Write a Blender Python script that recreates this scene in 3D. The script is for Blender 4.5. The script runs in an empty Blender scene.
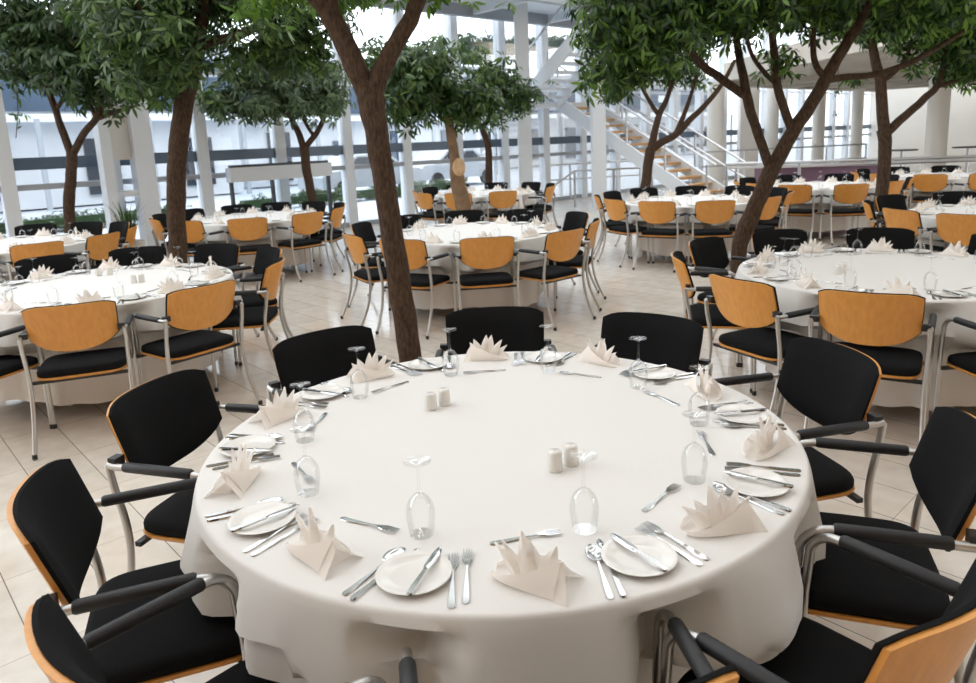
import bpy, math, random, itertools
import numpy as np
from mathutils import Vector, Matrix

random.seed(7)
rng = np.random.default_rng(11)
SC = bpy.context.scene
COL = SC.collection
PI = math.pi

# ------------------------------------------------------------------ camera
CF, CP, CR, CH, CSX, CSY = 722.0942, 0.1863, -0.0423, 1.6431, 3.8448, -63.776
FW = np.array([0, math.cos(CP), -math.sin(CP)])
_up = np.array([0, math.sin(CP), math.cos(CP)]); _rt = np.array([1.0, 0, 0])
RT = math.cos(CR) * _rt + math.sin(CR) * _up
UP = -math.sin(CR) * _rt + math.cos(CR) * _up
CAMP = np.array([0, 0, CH])

def ray(x, y):
    return FW + RT * (x - 488 - CSX) / CF - UP * (y - 341.5 - CSY) / CF
def atz(x, y, z=0.0):
    d = ray(x, y); return CAMP + d * (z - CH) / d[2]
def aty(x, y, Y):
    d = ray(x, y); return CAMP + d * Y / d[1]
def proj(p):
    d = np.array(p, float) - CAMP; z = d @ FW
    if z < 0.05: return None
    return 488 + CSX + CF * (d @ RT) / z, 341.5 + CSY - CF * (d @ UP) / z

cam = bpy.data.cameras.new('camera')
cam.sensor_fit = 'HORIZONTAL'; cam.sensor_width = 36.0
cam.lens = CF / 976 * 36
cam.shift_x = -CSX / 976; cam.shift_y = CSY / 976
cam.clip_start = 0.05; cam.clip_end = 500
cam.dof.use_dof = True; cam.dof.focus_distance = 2.3; cam.dof.aperture_fstop = 5.6
co = bpy.data.objects.new('camera', cam); COL.objects.link(co)
M4 = Matrix.Identity(4)
for i in range(3):
    M4[i][0] = RT[i]; M4[i][1] = UP[i]; M4[i][2] = -FW[i]; M4[i][3] = CAMP[i]
co.matrix_world = M4
SC.camera = co

# building axes: along the glass wall (U) and across it (V)
UA = np.array([math.cos(math.radians(42.5)), math.sin(math.radians(42.5)), 0.0])
VA = np.array([-UA[1], UA[0], 0.0])
FP0 = np.array([-5.96, 12.4, 0.0])
def fac(s, n=0.0, z=0.0):
    return FP0 + UA * s + VA * n + np.array([0, 0, z])

# ------------------------------------------------------------------ materials
def mat(name, col, rough=0.5, metal=0.0, noise=0.0, nscale=8.0, bump=0.0, bscale=60.0, spec=0.5, dark=None, stretch=None):
    m = bpy.data.materials.new(name); m.use_nodes = True
    nt = m.node_tree; b = nt.nodes['Principled BSDF']
    b.inputs['Base Color'].default_value = (*col, 1)
    b.inputs['Roughness'].default_value = rough
    b.inputs['Metallic'].default_value = metal
    b.inputs['Specular IOR Level'].default_value = spec
    tc = nt.nodes.new('ShaderNodeTexCoord'); src = tc.outputs['Object']
    if stretch:
        mp = nt.nodes.new('ShaderNodeMapping'); mp.inputs['Scale'].default_value = stretch
        nt.links.new(src, mp.inputs['Vector']); src = mp.outputs['Vector']
    if noise > 0:
        n = nt.nodes.new('ShaderNodeTexNoise'); n.inputs['Scale'].default_value = nscale
        n.inputs['Detail'].default_value = 4
        nt.links.new(src, n.inputs['Vector'])
        r = nt.nodes.new('ShaderNodeValToRGB')
        d = dark or tuple(c * (1 - noise) for c in col)
        r.color_ramp.elements[0].position = 0.3; r.color_ramp.elements[1].position = 0.7
        r.color_ramp.elements[0].color = (*d, 1); r.color_ramp.elements[1].color = (*col, 1)
        nt.links.new(n.outputs['Fac'], r.inputs['Fac'])
        nt.links.new(r.outputs['Color'], b.inputs['Base Color'])
    if bump > 0:
        n2 = nt.nodes.new('ShaderNodeTexNoise'); n2.inputs['Scale'].default_value = bscale
        n2.inputs['Detail'].default_value = 3
        nt.links.new(src, n2.inputs['Vector'])
        bp = nt.nodes.new('ShaderNodeBump'); bp.inputs['Strength'].default_value = bump
        bp.inputs['Distance'].default_value = 0.01
        nt.links.new(n2.outputs['Fac'], bp.inputs['Height'])
        nt.links.new(bp.outputs['Normal'], b.inputs['Normal'])
    return m

def glass_mat(name, tint=(1, 1, 1), gloss=1.0, ior=1.45, rough=0.0):
    m = bpy.data.materials.new(name); m.use_nodes = True
    nt = m.node_tree; nt.nodes.clear()
    o = nt.nodes.new('ShaderNodeOutputMaterial'); mx = nt.nodes.new('ShaderNodeMixShader')
    t = nt.nodes.new('ShaderNodeBsdfTransparent'); t.inputs['Color'].default_value = (*tint, 1)
    g = nt.nodes.new('ShaderNodeBsdfGlossy'); g.inputs['Roughness'].default_value = rough
    f = nt.nodes.new('ShaderNodeFresnel'); f.inputs['IOR'].default_value = ior
    mu = nt.nodes.new('ShaderNodeMath'); mu.operation = 'MULTIPLY'; mu.inputs[1].default_value = gloss
    mu.use_clamp = True
    L = nt.links.new
    L(f.outputs[0], mu.inputs[0]); L(mu.outputs[0], mx.inputs[0])
    L(t.outputs[0], mx.inputs[1]); L(g.outputs[0], mx.inputs[2]); L(mx.outputs[0], o.inputs[0])
    return m

def leaf_mat(name, c0, c1, c2, trans=0.3):
    m = bpy.data.materials.new(name); m.use_nodes = True
    nt = m.node_tree; b = nt.nodes['Principled BSDF']; o = nt.nodes['Material Output']
    g = nt.nodes.new('ShaderNodeNewGeometry'); r = nt.nodes.new('ShaderNodeValToRGB')
    r.color_ramp.elements[0].color = (*c0, 1); r.color_ramp.elements[1].color = (*c2, 1)
    e = r.color_ramp.elements.new(0.5); e.color = (*c1, 1)
    L = nt.links.new
    L(g.outputs['Random Per Island'], r.inputs['Fac']); L(r.outputs[0], b.inputs['Base Color'])
    b.inputs['Roughness'].default_value = 0.38
    tr = nt.nodes.new('ShaderNodeBsdfTranslucent'); mx = nt.nodes.new('ShaderNodeMixShader')
    mx.inputs[0].default_value = trans
    hs = nt.nodes.new('ShaderNodeHueSaturation'); hs.inputs['Value'].default_value = 1.7; hs.inputs['Hue'].default_value = 0.485
    L(r.outputs[0], hs.inputs['Color']); L(hs.outputs[0], tr.inputs['Color'])
    L(b.outputs[0], mx.inputs[1]); L(tr.outputs[0], mx.inputs[2]); L(mx.outputs[0], o.inputs[0])
    return m

MT = {}
MT['cloth'] = mat('white_table_linen', (0.745, 0.728, 0.70), 0.85, bump=0.05, bscale=400, spec=0.2)
MT['napkin'] = mat('cream_napkin_linen', (0.93, 0.88, 0.825), 0.9, bump=0.06, bscale=300, spec=0.1)
def add_translucency(m, col, f):
    nt = m.node_tree; b = nt.nodes['Principled BSDF']; o = nt.nodes['Material Output']
    t = nt.nodes.new('ShaderNodeBsdfTranslucent'); t.inputs['Color'].default_value = (*col, 1)
    x = nt.nodes.new('ShaderNodeMixShader'); x.inputs[0].default_value = f
    nt.links.new(b.outputs[0], x.inputs[1]); nt.links.new(t.outputs[0], x.inputs[2]); nt.links.new(x.outputs[0], o.inputs[0])
add_translucency(MT['napkin'], (0.98, 0.925, 0.87), 0.32)
MT['china'] = mat('white_china', (0.78, 0.76, 0.72), 0.12)
MT['steel'] = mat('polished_cutlery_steel', (0.66, 0.66, 0.66), 0.16, 1.0)
MT['black'] = mat('black_wool_fabric', (0.0105, 0.0105, 0.011), 0.95, noise=0.25, nscale=250, bump=0.15, bscale=500, spec=0.12)
MT['pad'] = mat('black_arm_foam', (0.012, 0.012, 0.013), 0.55, bump=0.05, bscale=200)
MT['plastic'] = mat('black_plastic', (0.014, 0.014, 0.015), 0.4)
MT['tube'] = mat('satin_chair_metal', (0.56, 0.55, 0.53), 0.38, 1.0)
MT['beech'] = mat('beech_plywood', (0.74, 0.335, 0.072), 0.38, noise=0.2, nscale=5, dark=(0.64, 0.28, 0.056), stretch=(10, 10, 1.2))
MT['whitesteel'] = mat('white_painted_steel', (0.75, 0.79, 0.84), 0.45)
MT['greysteel'] = mat('grey_painted_steel', (0.36, 0.39, 0.43), 0.45)
MT['bluegrey'] = mat('blue_grey_spandrel', (0.085, 0.13, 0.19), 0.3)
MT['darkframe'] = mat('dark_door_frame', (0.05, 0.055, 0.065), 0.4)
MT['railmetal'] = mat('brushed_rail_metal', (0.55, 0.56, 0.58), 0.35, 1.0)
MT['treadwood'] = mat('oak_stair_tread', (0.62, 0.36, 0.14), 0.45, noise=0.2, nscale=9)
MT['wallwhite'] = mat('white_plaster', (0.82, 0.79, 0.74), 0.8, noise=0.04, nscale=1.0)
MT['warmbounce'] = mat('warm_bounce_tone', (0.66, 0.47, 0.29), 0.6, noise=0.15, nscale=2)  # warm tone picked to tint light bounced off the added unseen wall and gallery
MT['concrete'] = mat('pale_concrete', (0.62, 0.57, 0.50), 0.85, noise=0.22, nscale=1.4)
MT['bark'] = mat('brown_bark', (0.105, 0.066, 0.043), 0.9, noise=0.62, nscale=20, bump=0.9, bscale=45, spec=0.2, stretch=(3, 3, 1))
MT['barkpale'] = mat('pale_bark', (0.30, 0.20, 0.125), 0.9, noise=0.4, nscale=9, bump=0.5, bscale=28, spec=0.2)
MT['cutwood'] = mat('pale_cut_wood', (0.70, 0.47, 0.27), 0.8, noise=0.25, nscale=14)
MT['purple'] = mat('mauve_fabric', (0.17, 0.10, 0.145), 0.8)
MT['mulch'] = mat('dry_leaf_mulch', (0.20, 0.15, 0.07), 0.95, noise=0.8, nscale=30, bump=0.8, bscale=60)
MT['snow'] = mat('pale_paving_outside', (0.52, 0.55, 0.60), 0.8, noise=0.08, nscale=0.6)
MT['bwall'] = mat('pale_facade_outside', (0.62, 0.64, 0.67), 0.7, noise=0.12, nscale=0.8)
MT['bglass'] = mat('blue_glazing_outside', (0.07, 0.105, 0.16), 0.25, noise=0.3, nscale=0.7)
MT['bdark'] = mat('dark_windows_outside', (0.025, 0.03, 0.04), 0.25)
MT['redpaint'] = mat('red_car_paint', (0.45, 0.05, 0.05), 0.3)
MT['silverpaint'] = mat('silver_car_paint', (0.40, 0.42, 0.45), 0.3)
MT['pot'] = mat('pale_ceramic_pot', (0.62, 0.57, 0.50), 0.5)
MT['glass'] = glass_mat('clear_drinking_glass', (0.996, 0.997, 0.997), 0.26)
MT['pane'] = glass_mat('window_glass', (0.93, 0.955, 0.97), 0.45)
MT['leafdark'] = leaf_mat('leaf_dark_green', (0.013, 0.034, 0.010), (0.028, 0.064, 0.017), (0.07, 0.12, 0.035), 0.30)
MT['leafmid'] = leaf_mat('leaf_mid_green', (0.014, 0.038, 0.009), (0.034, 0.08, 0.018), (0.12, 0.20, 0.05), 0.38)
MT['leafbright'] = leaf_mat('leaf_bright_green', (0.03, 0.075, 0.012), (0.06, 0.14, 0.018), (0.13, 0.25, 0.035), 0.35)
MT['leafdeep'] = leaf_mat('leaf_deep_green', (0.008, 0.024, 0.005), (0.026, 0.068, 0.012), (0.13, 0.25, 0.04), 0.42)
MT['leafgrey'] = leaf_mat('leaf_grey_green', (0.035, 0.07, 0.03), (0.07, 0.12, 0.05), (0.20, 0.26, 0.15), 0.3)

def floor_mat():
    m = bpy.data.materials.new('cream_stone_tile'); m.use_nodes = True
    nt = m.node_tree; b = nt.nodes['Principled BSDF']; L = nt.links.new
    g = nt.nodes.new('ShaderNodeTexCoord')
    def dot(v):
        d = nt.nodes.new('ShaderNodeVectorMath'); d.operation = 'DOT_PRODUCT'
        d.inputs[1].default_value = v; L(g.outputs['Object'], d.inputs[0]); return d.outputs['Value']
    def mth(op, a, bb=None, c=None):
        n = nt.nodes.new('ShaderNodeMath'); n.operation = op
        for i, x in enumerate((a, bb, c)):
            if x is None: continue
            if isinstance(x, (int, float)): n.inputs[i].default_value = x
            else: L(x, n.inputs[i])
        return n.outputs[0]
    tu, tv = 0.2825, 0.585
    cu = mth('DIVIDE', mth('SUBTRACT', dot(tuple(UA)), 0.30), tu)
    cv = mth('DIVIDE', mth('SUBTRACT', dot(tuple(VA)), 2.705), tv)
    cu2 = cu
    fu, fv = mth('FRACT', cu2), mth('FRACT', cv)
    def line(f, size, w):
        d = mth('MINIMUM', f, mth('SUBTRACT', 1.0, f))
        return mth('LESS_THAN', mth('MULTIPLY', d, size), w)
    lu, lv = line(fu, tu, 0.0021), line(fv, tv, 0.0016)
    cid = nt.nodes.new('ShaderNodeCombineXYZ'); L(mth('FLOOR', cu2), cid.inputs[0]); L(mth('FLOOR', cv), cid.inputs[1])
    wn = nt.nodes.new('ShaderNodeTexWhiteNoise'); L(cid.outputs[0], wn.inputs['Vector'])
    ns = nt.nodes.new('ShaderNodeTexNoise'); ns.inputs['Scale'].default_value = 9; ns.inputs['Detail'].default_value = 6
    L(g.outputs['Object'], ns.inputs['Vector'])
    r = nt.nodes.new('ShaderNodeValToRGB')
    r.color_ramp.elements[0].position = 0.3; r.color_ramp.elements[1].position = 0.75
    r.color_ramp.elements[0].color = (0.60, 0.55, 0.475, 1); r.color_ramp.elements[1].color = (0.75, 0.70, 0.625, 1)
    L(mth('ADD', mth('MULTIPLY', ns.outputs['Fac'], 0.75), mth('MULTIPLY', wn.outputs['Value'], 0.25)), r.inputs['Fac'])
    m1 = nt.nodes.new('ShaderNodeMix'); m1.data_type = 'RGBA'; L(lv, m1.inputs[0]); L(r.outputs[0], m1.inputs[6]); m1.inputs[7].default_value = (0.33, 0.29, 0.24, 1)
    m2 = nt.nodes.new('ShaderNodeMix'); m2.data_type = 'RGBA'; L(lu, m2.inputs[0]); L(m1.outputs[2], m2.inputs[6]); m2.inputs[7].default_value = (0.19, 0.165, 0.135, 1)
    L(m2.outputs[2], b.inputs['Base Color'])
    rr = nt.nodes.new('ShaderNodeMapRange'); rr.inputs[3].default_value = 0.13; rr.inputs[4].default_value = 0.16
    L(ns.outputs['Fac'], rr.inputs[0]); L(rr.outputs[0], b.inputs['Roughness'])
    return m
MT['floor'] = floor_mat()

# ------------------------------------------------------------------ mesh helpers
class MB:
    def __init__(s): s.v = []; s.f = []
    def add(s, vs, fs):
        n = len(s.v); s.v += [tuple(map(float, p)) for p in vs]; s.f += [tuple(i + n for i in f) for f in fs]; return s
    def box(s, c, size, rot=None, taper=1.0):
        x, y, z = [d / 2 for d in size]
        P = [(-x, -y, -z), (x, -y, -z), (x, y, -z), (-x, y, -z), (-x * taper, -y * taper, z), (x * taper, -y * taper, z), (x * taper, y * taper, z), (-x * taper, y * taper, z)]
        if rot is not None: P = [tuple(rot @ Vector(p)) for p in P]
        return s.add([(p[0] + c[0], p[1] + c[1], p[2] + c[2]) for p in P], [(3, 2, 1, 0), (4, 5, 6, 7), (0, 1, 5, 4), (1, 2, 6, 5), (2, 3, 7, 6), (3, 0, 4, 7)])
    def bar(s, a, b, w, h, up=(0, 0, 1)):
        a, b = Vector(a), Vector(b); d = b - a; L = d.length; d.normalize()
        u = Vector(up); x = d.cross(u)
        if x.length < 1e-4: x = d.cross(Vector((1, 0, 0)))
        x.normalize(); z = x.cross(d)
        P = []
        for e in (a, b):
            for sx, sz in ((-1, -1), (1, -1), (1, 1), (-1, 1)): P.append(e + x * (sx * w / 2) + z * (sz * h / 2))
        return s.add(P, [(3, 2, 1, 0), (4, 5, 6, 7), (0, 1, 5, 4), (1, 2, 6, 5), (2, 3, 7, 6), (3, 0, 4, 7)])
    def tube(s, pts, rad, seg=10, cap=True, wob=0.0):
        P = [Vector(p) for p in pts]; n = len(P)
        R = [rad] * n if isinstance(rad, (int, float)) else list(rad)
        T = [(P[min(i + 1, n - 1)] - P[max(i - 1, 0)]).normalized() for i in range(n)]
        a = T[0].cross(Vector((0, 0, 1)))
        if a.length < 1e-3: a = T[0].cross(Vector((1, 0, 0)))
        a.normalize(); vs = []
        for i in range(n):
            if i: a = (a - T[i] * a.dot(T[i])).normalized()
            b = T[i].cross(a)
            for k in range(seg):
                t = 2 * PI * k / seg
                r = R[i] * (1 + wob * math.sin(3 * t + i * 1.3) + wob * 0.8 * math.sin(5 * t - i * 0.9))
                vs.append(P[i] + (a * math.cos(t) + b * math.sin(t)) * r)
        fs = [(i * seg + k, i * seg + (k + 1) % seg, (i + 1) * seg + (k + 1) % seg, (i + 1) * seg + k) for i in range(n - 1) for k in range(seg)]
        if cap:
            fs.append(tuple(reversed(range(seg)))); fs.append(tuple(range((n - 1) * seg, n * seg)))
        return s.add(vs, fs)
    def lathe(s, prof, seg=24, c=(0, 0, 0), close=False):
        vs = []; m = len(prof)
        for r, z in prof:
            for k in range(seg):
                t = 2 * PI * k / seg; vs.append((c[0] + r * math.cos(t), c[1] + r * math.sin(t), c[2] + z))
        fs = [(i * seg + k, i * seg + (k + 1) % seg, (i + 1) * seg + (k + 1) % seg, (i + 1) * seg + k) for i in range(m - 1) for k in range(seg)]
        if close:
            fs += [((m - 1) * seg + k, (m - 1) * seg + (k + 1) % seg, (k + 1) % seg, k) for k in range(seg)]
        else:
            if prof[0][0] > 1e-6: fs.append(tuple(reversed(range(seg))))
            if prof[-1][0] > 1e-6: fs.append(tuple(range((m - 1) * seg, m * seg)))
        return s.add(vs, fs)
    def prism(s, poly, z0, z1):
        n = len(poly)
        vs = [(x, y, z0) for x, y in poly] + [(x, y, z1) for x, y in poly]
        return s.add(vs, [tuple(reversed(range(n))), tuple(range(n, 2 * n))] + [(i, (i + 1) % n, (i + 1) % n + n, i + n) for i in range(n)])
    def mesh(s, name, m, smooth=False):
        me = bpy.data.meshes.new(name); me.from_pydata(s.v, [], s.f); me.validate()
        me.materials.append(m)
        if smooth:
            me.polygons.foreach_set('use_smooth', [True] * len(me.polygons))
            try: me.set_sharp_from_angle(angle=math.radians(50))
            except Exception: pass
        me.update(); return me
    def obj(s, name, m, parent=None, smooth=False, loc=None):
        o = bpy.data.objects.new(name, s.mesh(name, m, smooth)); COL.objects.link(o)
        if parent is not None: o.parent = parent
        if loc is not None: o.location = loc
        return o

def tag(o, label, cat, group=None):
    o['label'] = label; o['category'] = cat
    if group: o['group'] = group
    return o
def struct(o):
    o['kind'] = 'structure'; return o
def empty(name, loc=(0, 0, 0), rz=0.0):
    o = bpy.data.objects.new(name, None); COL.objects.link(o); o.location = loc; o.rotation_euler = (0, 0, rz)
    o.empty_display_size = 0.1; return o
KIDS = {}
def kids(o): return [c for c in bpy.data.objects if c.parent is o]
def kidtree(o): return [(c, kidtree(c)) for c in kids(o)]
class Proto:
    """First call hands out the model itself, later calls hand out copies with their parts."""
    def __init__(s, root): s.root = root; s.tree = kidtree(root); s.used = False
    def _cp(s, tree, parent):
        for c, sub in tree:
            d = c.copy(); COL.objects.link(d); d.parent = parent; s._cp(sub, d)
    def put(s, loc, rz, label, cat, group=None, tilt=None):
        if not s.used: r = s.root; s.used = True
        else:
            r = s.root.copy(); COL.objects.link(r); s._cp(s.tree, r)
            for k in ('group',):
                if k in r: del r[k]
        r.location = loc; r.rotation_euler = (tilt[0], tilt[1], rz) if tilt else (0, 0, rz)
        tag(r, label, cat, group); return r
def smoothpath(pts, n=6):
    P = [np.array(p, float) for p in pts]; out = []
    for i in range(len(P) - 1):
        p0 = P[max(i - 1, 0)]; p1 = P[i]; p2 = P[i + 1]; p3 = P[min(i + 2, len(P) - 1)]
        for k in range(n):
            t = k / n
            out.append(0.5 * ((2 * p1) + (-p0 + p2) * t + (2 * p0 - 5 * p1 + 4 * p2 - p3) * t * t + (-p0 + 3 * p1 - 3 * p2 + p3) * t ** 3))
    out.append(P[-1]); return out
def in_frame(pts, pad=0):
    q = [proj(p) for p in pts]; q = [a for a in q if a]
    if not q: return False
    xs = [a[0] for a in q]; ys = [a[1] for a in q]
    return max(xs) > -pad and min(xs) < 976 + pad and max(ys) > -pad and min(ys) < 683 + pad

# ------------------------------------------------------------------ setting: floor, facade, slab, walls
fl = MB().add([(-40, -8, 0), (45, -8, 0), (45, 45, 0), (-40, 45, 0)], [(0, 1, 2, 3)])
# indoor floor ends at the glass wall
A_, B_ = fac(-22), fac(45)
fl = MB().prism([(A_[0], A_[1]), (-22, -9), (48, -9), (48, 20), (B_[0], B_[1])], -0.15, 0.0)
struct(fl.obj('floor', MT['floor']))

GH = 7.6     # height of the glass wall
STEP = 1.5
S0 = -1.85
nb = 27
for k in range(-3, nb):
    s = S0 + STEP * k
    post = MB().bar(fac(s, 0, 0), fac(s, 0, GH), 0.20, 0.22, up=tuple(VA))
    struct(post.obj('trim_%d' % (k + 4), MT['whitesteel']))
    w = empty('window_%d' % (k + 4), tuple(fac(s + STEP / 2, 0, 0))); struct(w)
    c = fac(s + STEP / 2, 0, 0)
    def loc(n, z): return np.array([0, 0, z]) + VA * n
    a = -UA * (STEP / 2 - 0.05); b = -a
    MB().bar(a + loc(0, GH / 2), b + loc(0, GH / 2), 0.012, GH).obj('pane', MT['pane'], w)
    MB().bar(a + loc(0.01, 1.60), b + loc(0.01, 1.60), 0.10, 0.19).obj('spandrel', MT['bluegrey'], w)
    MB().bar(a + loc(0, 1.24), b + loc(0, 1.24), 0.12, 0.09).obj('transom', MT['greysteel'], w)
    MB().bar(a + loc(0, 3.05), b + loc(0, 3.05), 0.08, 0.07).obj('transom', MT['whitesteel'], w)
    MB().bar(a + loc(0, 5.2), b + loc(0, 5.2), 0.10, 0.12).obj('transom', MT['whitesteel'], w)
    MB().bar(a + loc(0, 0.05), b + loc(0, 0.05), 0.12, 0.10).obj('sill', MT['greysteel'], w)

# big white steel column against the glass (box and flange)
cb = empty('column', tuple(aty(140, 240, 12.05) * np.array([1, 1, 0])))
colP = np.array(cb.location)
for nm, du, w_ in (('box_section', 0.20, 0.30), ('flange', -0.36, 0.16)):
    MB().bar(UA * du, UA * du + np.array([0, 0, GH]), w_, 0.30, up=tuple(VA)).obj(nm, MT['whitesteel'], cb)
MB().bar(np.array([0, 0, 1.6]) + UA * -0.10 + VA * 0.05, np.array([0, 0, 3.4]) + UA * -0.10 + VA * 0.05, 0.32, 0.05, up=tuple(VA)).obj('web_panel', MT['wallwhite'], cb)
for z in (1.05, 2.5): MB().bar(UA * -0.3 + np.array([0, 0, z]), UA * 0.1 + np.array([0, 0, z]), 0.2, 0.10).obj('tie_plate', MT['whitesteel'], cb)
struct(cb)

# white square posts
for x, d, z1 in ((525, 17.0, 9.0), (598.5, 17.2, 5.0)):
    p = aty(x, 150, d)
    struct(MB().bar((p[0], p[1], 0), (p[0], p[1], z1), 0.31, 0.31, up=(0, 1, 0)).obj('column', MT['whitesteel']))
# round columns
for x, yy, d, r in ((715, 150, 23.5, 0.26), (771, 150, 27, 0.24), (818, 140, 27.5, 0.22), (856, 140, 29.0, 0.22), (937, 130, 18.0, 0.24)):
    p = aty(x, yy, d)
    struct(MB().lathe([(r, 0), (r, 3.2)], 20, (p[0], p[1], 0)).obj('column', MT['wallwhite'], smooth=True))
p = aty(748, 130, 25.5)
struct(MB().bar((p[0], p[1], 0), (p[0], p[1], 3.2), 0.65, 0.3, up=(0, 1, 0)).obj('column', MT['wallwhite']))

# upper floor slab on the right, with ribs under it
E1, E2 = fac(17.6, -0.9), fac(30.2, -0.9)
slab = MB().prism([(E1[0], E1[1]), (8.2, 12.6), (24, 4.0), tuple((E2 - VA * 24)[:2]), (E2[0], E2[1])], 3.2, 3.75)
struct(slab.obj('ceiling', MT['concrete']))
for k in range(5):
    q = fac(18.5 + k * 2.4, -1.2, 3.12)
    q2 = q + np.array([0.80, -0.6, 0]) * 13
    struct(MB().bar(q, q2, 0.5, 0.16).obj('beam', MT['concrete']))
struct(MB().bar(fac(17.7, -1.0, 3.3), fac(30.1, -1.0, 3.3), 0.25, 0.5).obj('beam', MT['concrete']))
# white end wall at the right
W1 = fac(32.6, 0); W2 = W1 - VA * 26
struct(MB().bar((W1[0], W1[1], 2.2), (W2[0], W2[1], 2.2), 0.3, 4.4).obj('wall_right', MT['wallwhite']))
# unseen wall and gallery added behind the camera to dim and warm the light
struct(MB().box((2, -5.6, 3.2), (52, 0.3, 6.4)).obj('unseen_bounce_wall', MT['warmbounce']))
struct(MB().box((2, -3.4, 4.4), (52, 4.2, 0.4)).obj('ceiling', MT['warmbounce']))

# roof bands added out of view, widths set to steer daylight; gaps stay open
for k in range(11):
    n0 = -1.2 - 3.3 * k
    struct(MB().bar(fac(-24, n0, 9.4), fac(44, n0, 9.4), (0.5, 0.8, 1.6, 2.5, 2.7, 2.7, 2.5, 2.4, 2.4, 2.4, 2.4)[k], 0.35).obj('ceiling', MT['concrete']))

# upper walkway along the glass wall
wk = empty('walkway')
MB().bar(fac(-6, -0.35, 4.56), fac(15.8, -0.35, 4.56), 0.16, 0.26).obj('edge_beam', MT['greysteel'], wk)
MB().bar(fac(-6, -2.45, 4.56), fac(15.8, -2.45, 4.56), 0.16, 0.26).obj('edge_beam', MT['greysteel'], wk)
MB().bar(fac(-6, -1.4, 4.72), fac(15.8, -1.4, 4.72), 2.2, 0.08).obj('deck', MT['whitesteel'], wk)
for k in range(9):
    MB().bar(fac(-5 + k * 2.5, -0.4, 4.58), fac(-5 + k * 2.5, -2.4, 4.58), 0.10, 0.2).obj('cross_beam', MT['whitesteel'], wk)
struct(wk)
wr = empty('walkway_railing')
for z in (5.15, 5.45, 5.75): MB().tube([fac(-6, -2.4, z), fac(15.8, -2.4, z)], 0.022, 8).obj('rail', MT['railmetal'], wr)
for k in range(12): MB().tube([fac(-5.5 + k * 1.9, -2.4, 4.74), fac(-5.5 + k * 1.9, -2.4, 5.75)], 0.022, 8).obj('post', MT['railmetal'], wr)
tag(wr, 'metal railing along the edge of the upper walkway by the glass wall', 'railing')

# ------------------------------------------------------------------ foliage
def leaf_cloud(blobs, n, size, hang=0.5, k=7, shell=0.45, clump=9):
    """blobs: list of (centre, (rx, ry, rz), weight). Returns vertex and face arrays of palmate leaf sprays."""
    w = np.array([b[2] for b in blobs], float); w /= w.sum()
    m = max(len(blobs), n // clump)
    idx = rng.choice(len(blobs), m, p=w)
    C = np.array([b[0] for b in blobs])[idx]; Rr = np.array([b[1] for b in blobs])[idx]
    d = rng.normal(size=(m, 3)); d /= np.linalg.norm(d, axis=1)[:, None]
    rad = (shell + (1 - shell) * rng.random(m))[:, None] * (0.80 + 0.34 * rng.random(m)[:, None])
    cc = C + d * Rr * rad
    pick = rng.integers(0, m, n)
    sp_ = np.minimum(Rr[pick] * 0.45, size * 1.5)
    pos = cc[pick] + rng.normal(size=(n, 3)) * sp_ * np.array([0.75, 0.75, 0.55]); d = d[pick]
    ax = d * 0.8 + np.array([0, 0, 0.75]) + rng.normal(size=(n, 3)) * 0.35     # spray axis
    ax /= np.linalg.norm(ax, axis=1)[:, None]
    t = np.cross(ax, rng.normal(size=(n, 3))); t /= np.linalg.norm(t, axis=1)[:, None]
    bt = np.cross(ax, t)
    V = []; F = []
    base = 0
    for j in range(k):
        a = 2 * PI * j / k + rng.normal(size=n) * 0.18
        rd = t * np.cos(a)[:, None] + bt * np.sin(a)[:, None]
        drp = hang * (0.5 + rng.random(n))[:, None]
        dirn = rd - ax * drp * 0.6 + np.array([0, 0, -1.0]) * drp * 0.7
        dirn /= np.linalg.norm(dirn, axis=1)[:, None]
        side = np.cross(dirn, ax); side /= (np.linalg.norm(side, axis=1)[:, None] + 1e-9)
        L = (size * (0.75 + 0.5 * rng.random(n)))[:, None]
        nrm = np.cross(side, dirn)
        b0 = pos + dirn * L * 0.15
        m1 = pos + dirn * L * 0.48 + nrm * L * 0.03
        m2 = pos + dirn * L * 0.82 - nrm * L * 0.01
        tip = pos + dirn * L * 1.12 - nrm * L * 0.10
        wv = side * L * 0.125; wv2 = side * L * 0.10
        P = np.stack([b0, m1 - wv, m1 + wv, m2 - wv2, m2 + wv2, tip], 1)
        V.append(P.reshape(-1, 3))
        ii = base + np.arange(n) * 6
        F.append((ii, )); base += 6 * n
    return np.concatenate(V), np.concatenate([f[0] for f in F])

def leaf_obj(name, blobs, n, size, m, parent=None, hang=0.5, k=7, shell=0.45, loc=None):
    V, I = leaf_cloud(blobs, n, size, hang, k, shell)
    me = bpy.data.meshes.new(name)
    faces = []
    for i in I.tolist(): faces += [(i, i + 2, i + 1), (i + 1, i + 2, i + 4, i + 3), (i + 3, i + 4, i + 5)]
    me.from_pydata(V.tolist(), [], faces); me.materials.append(m); me.update()
    o = bpy.data.objects.new(name, me); COL.objects.link(o)
    if parent is not None: o.parent = parent
    return o

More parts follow.
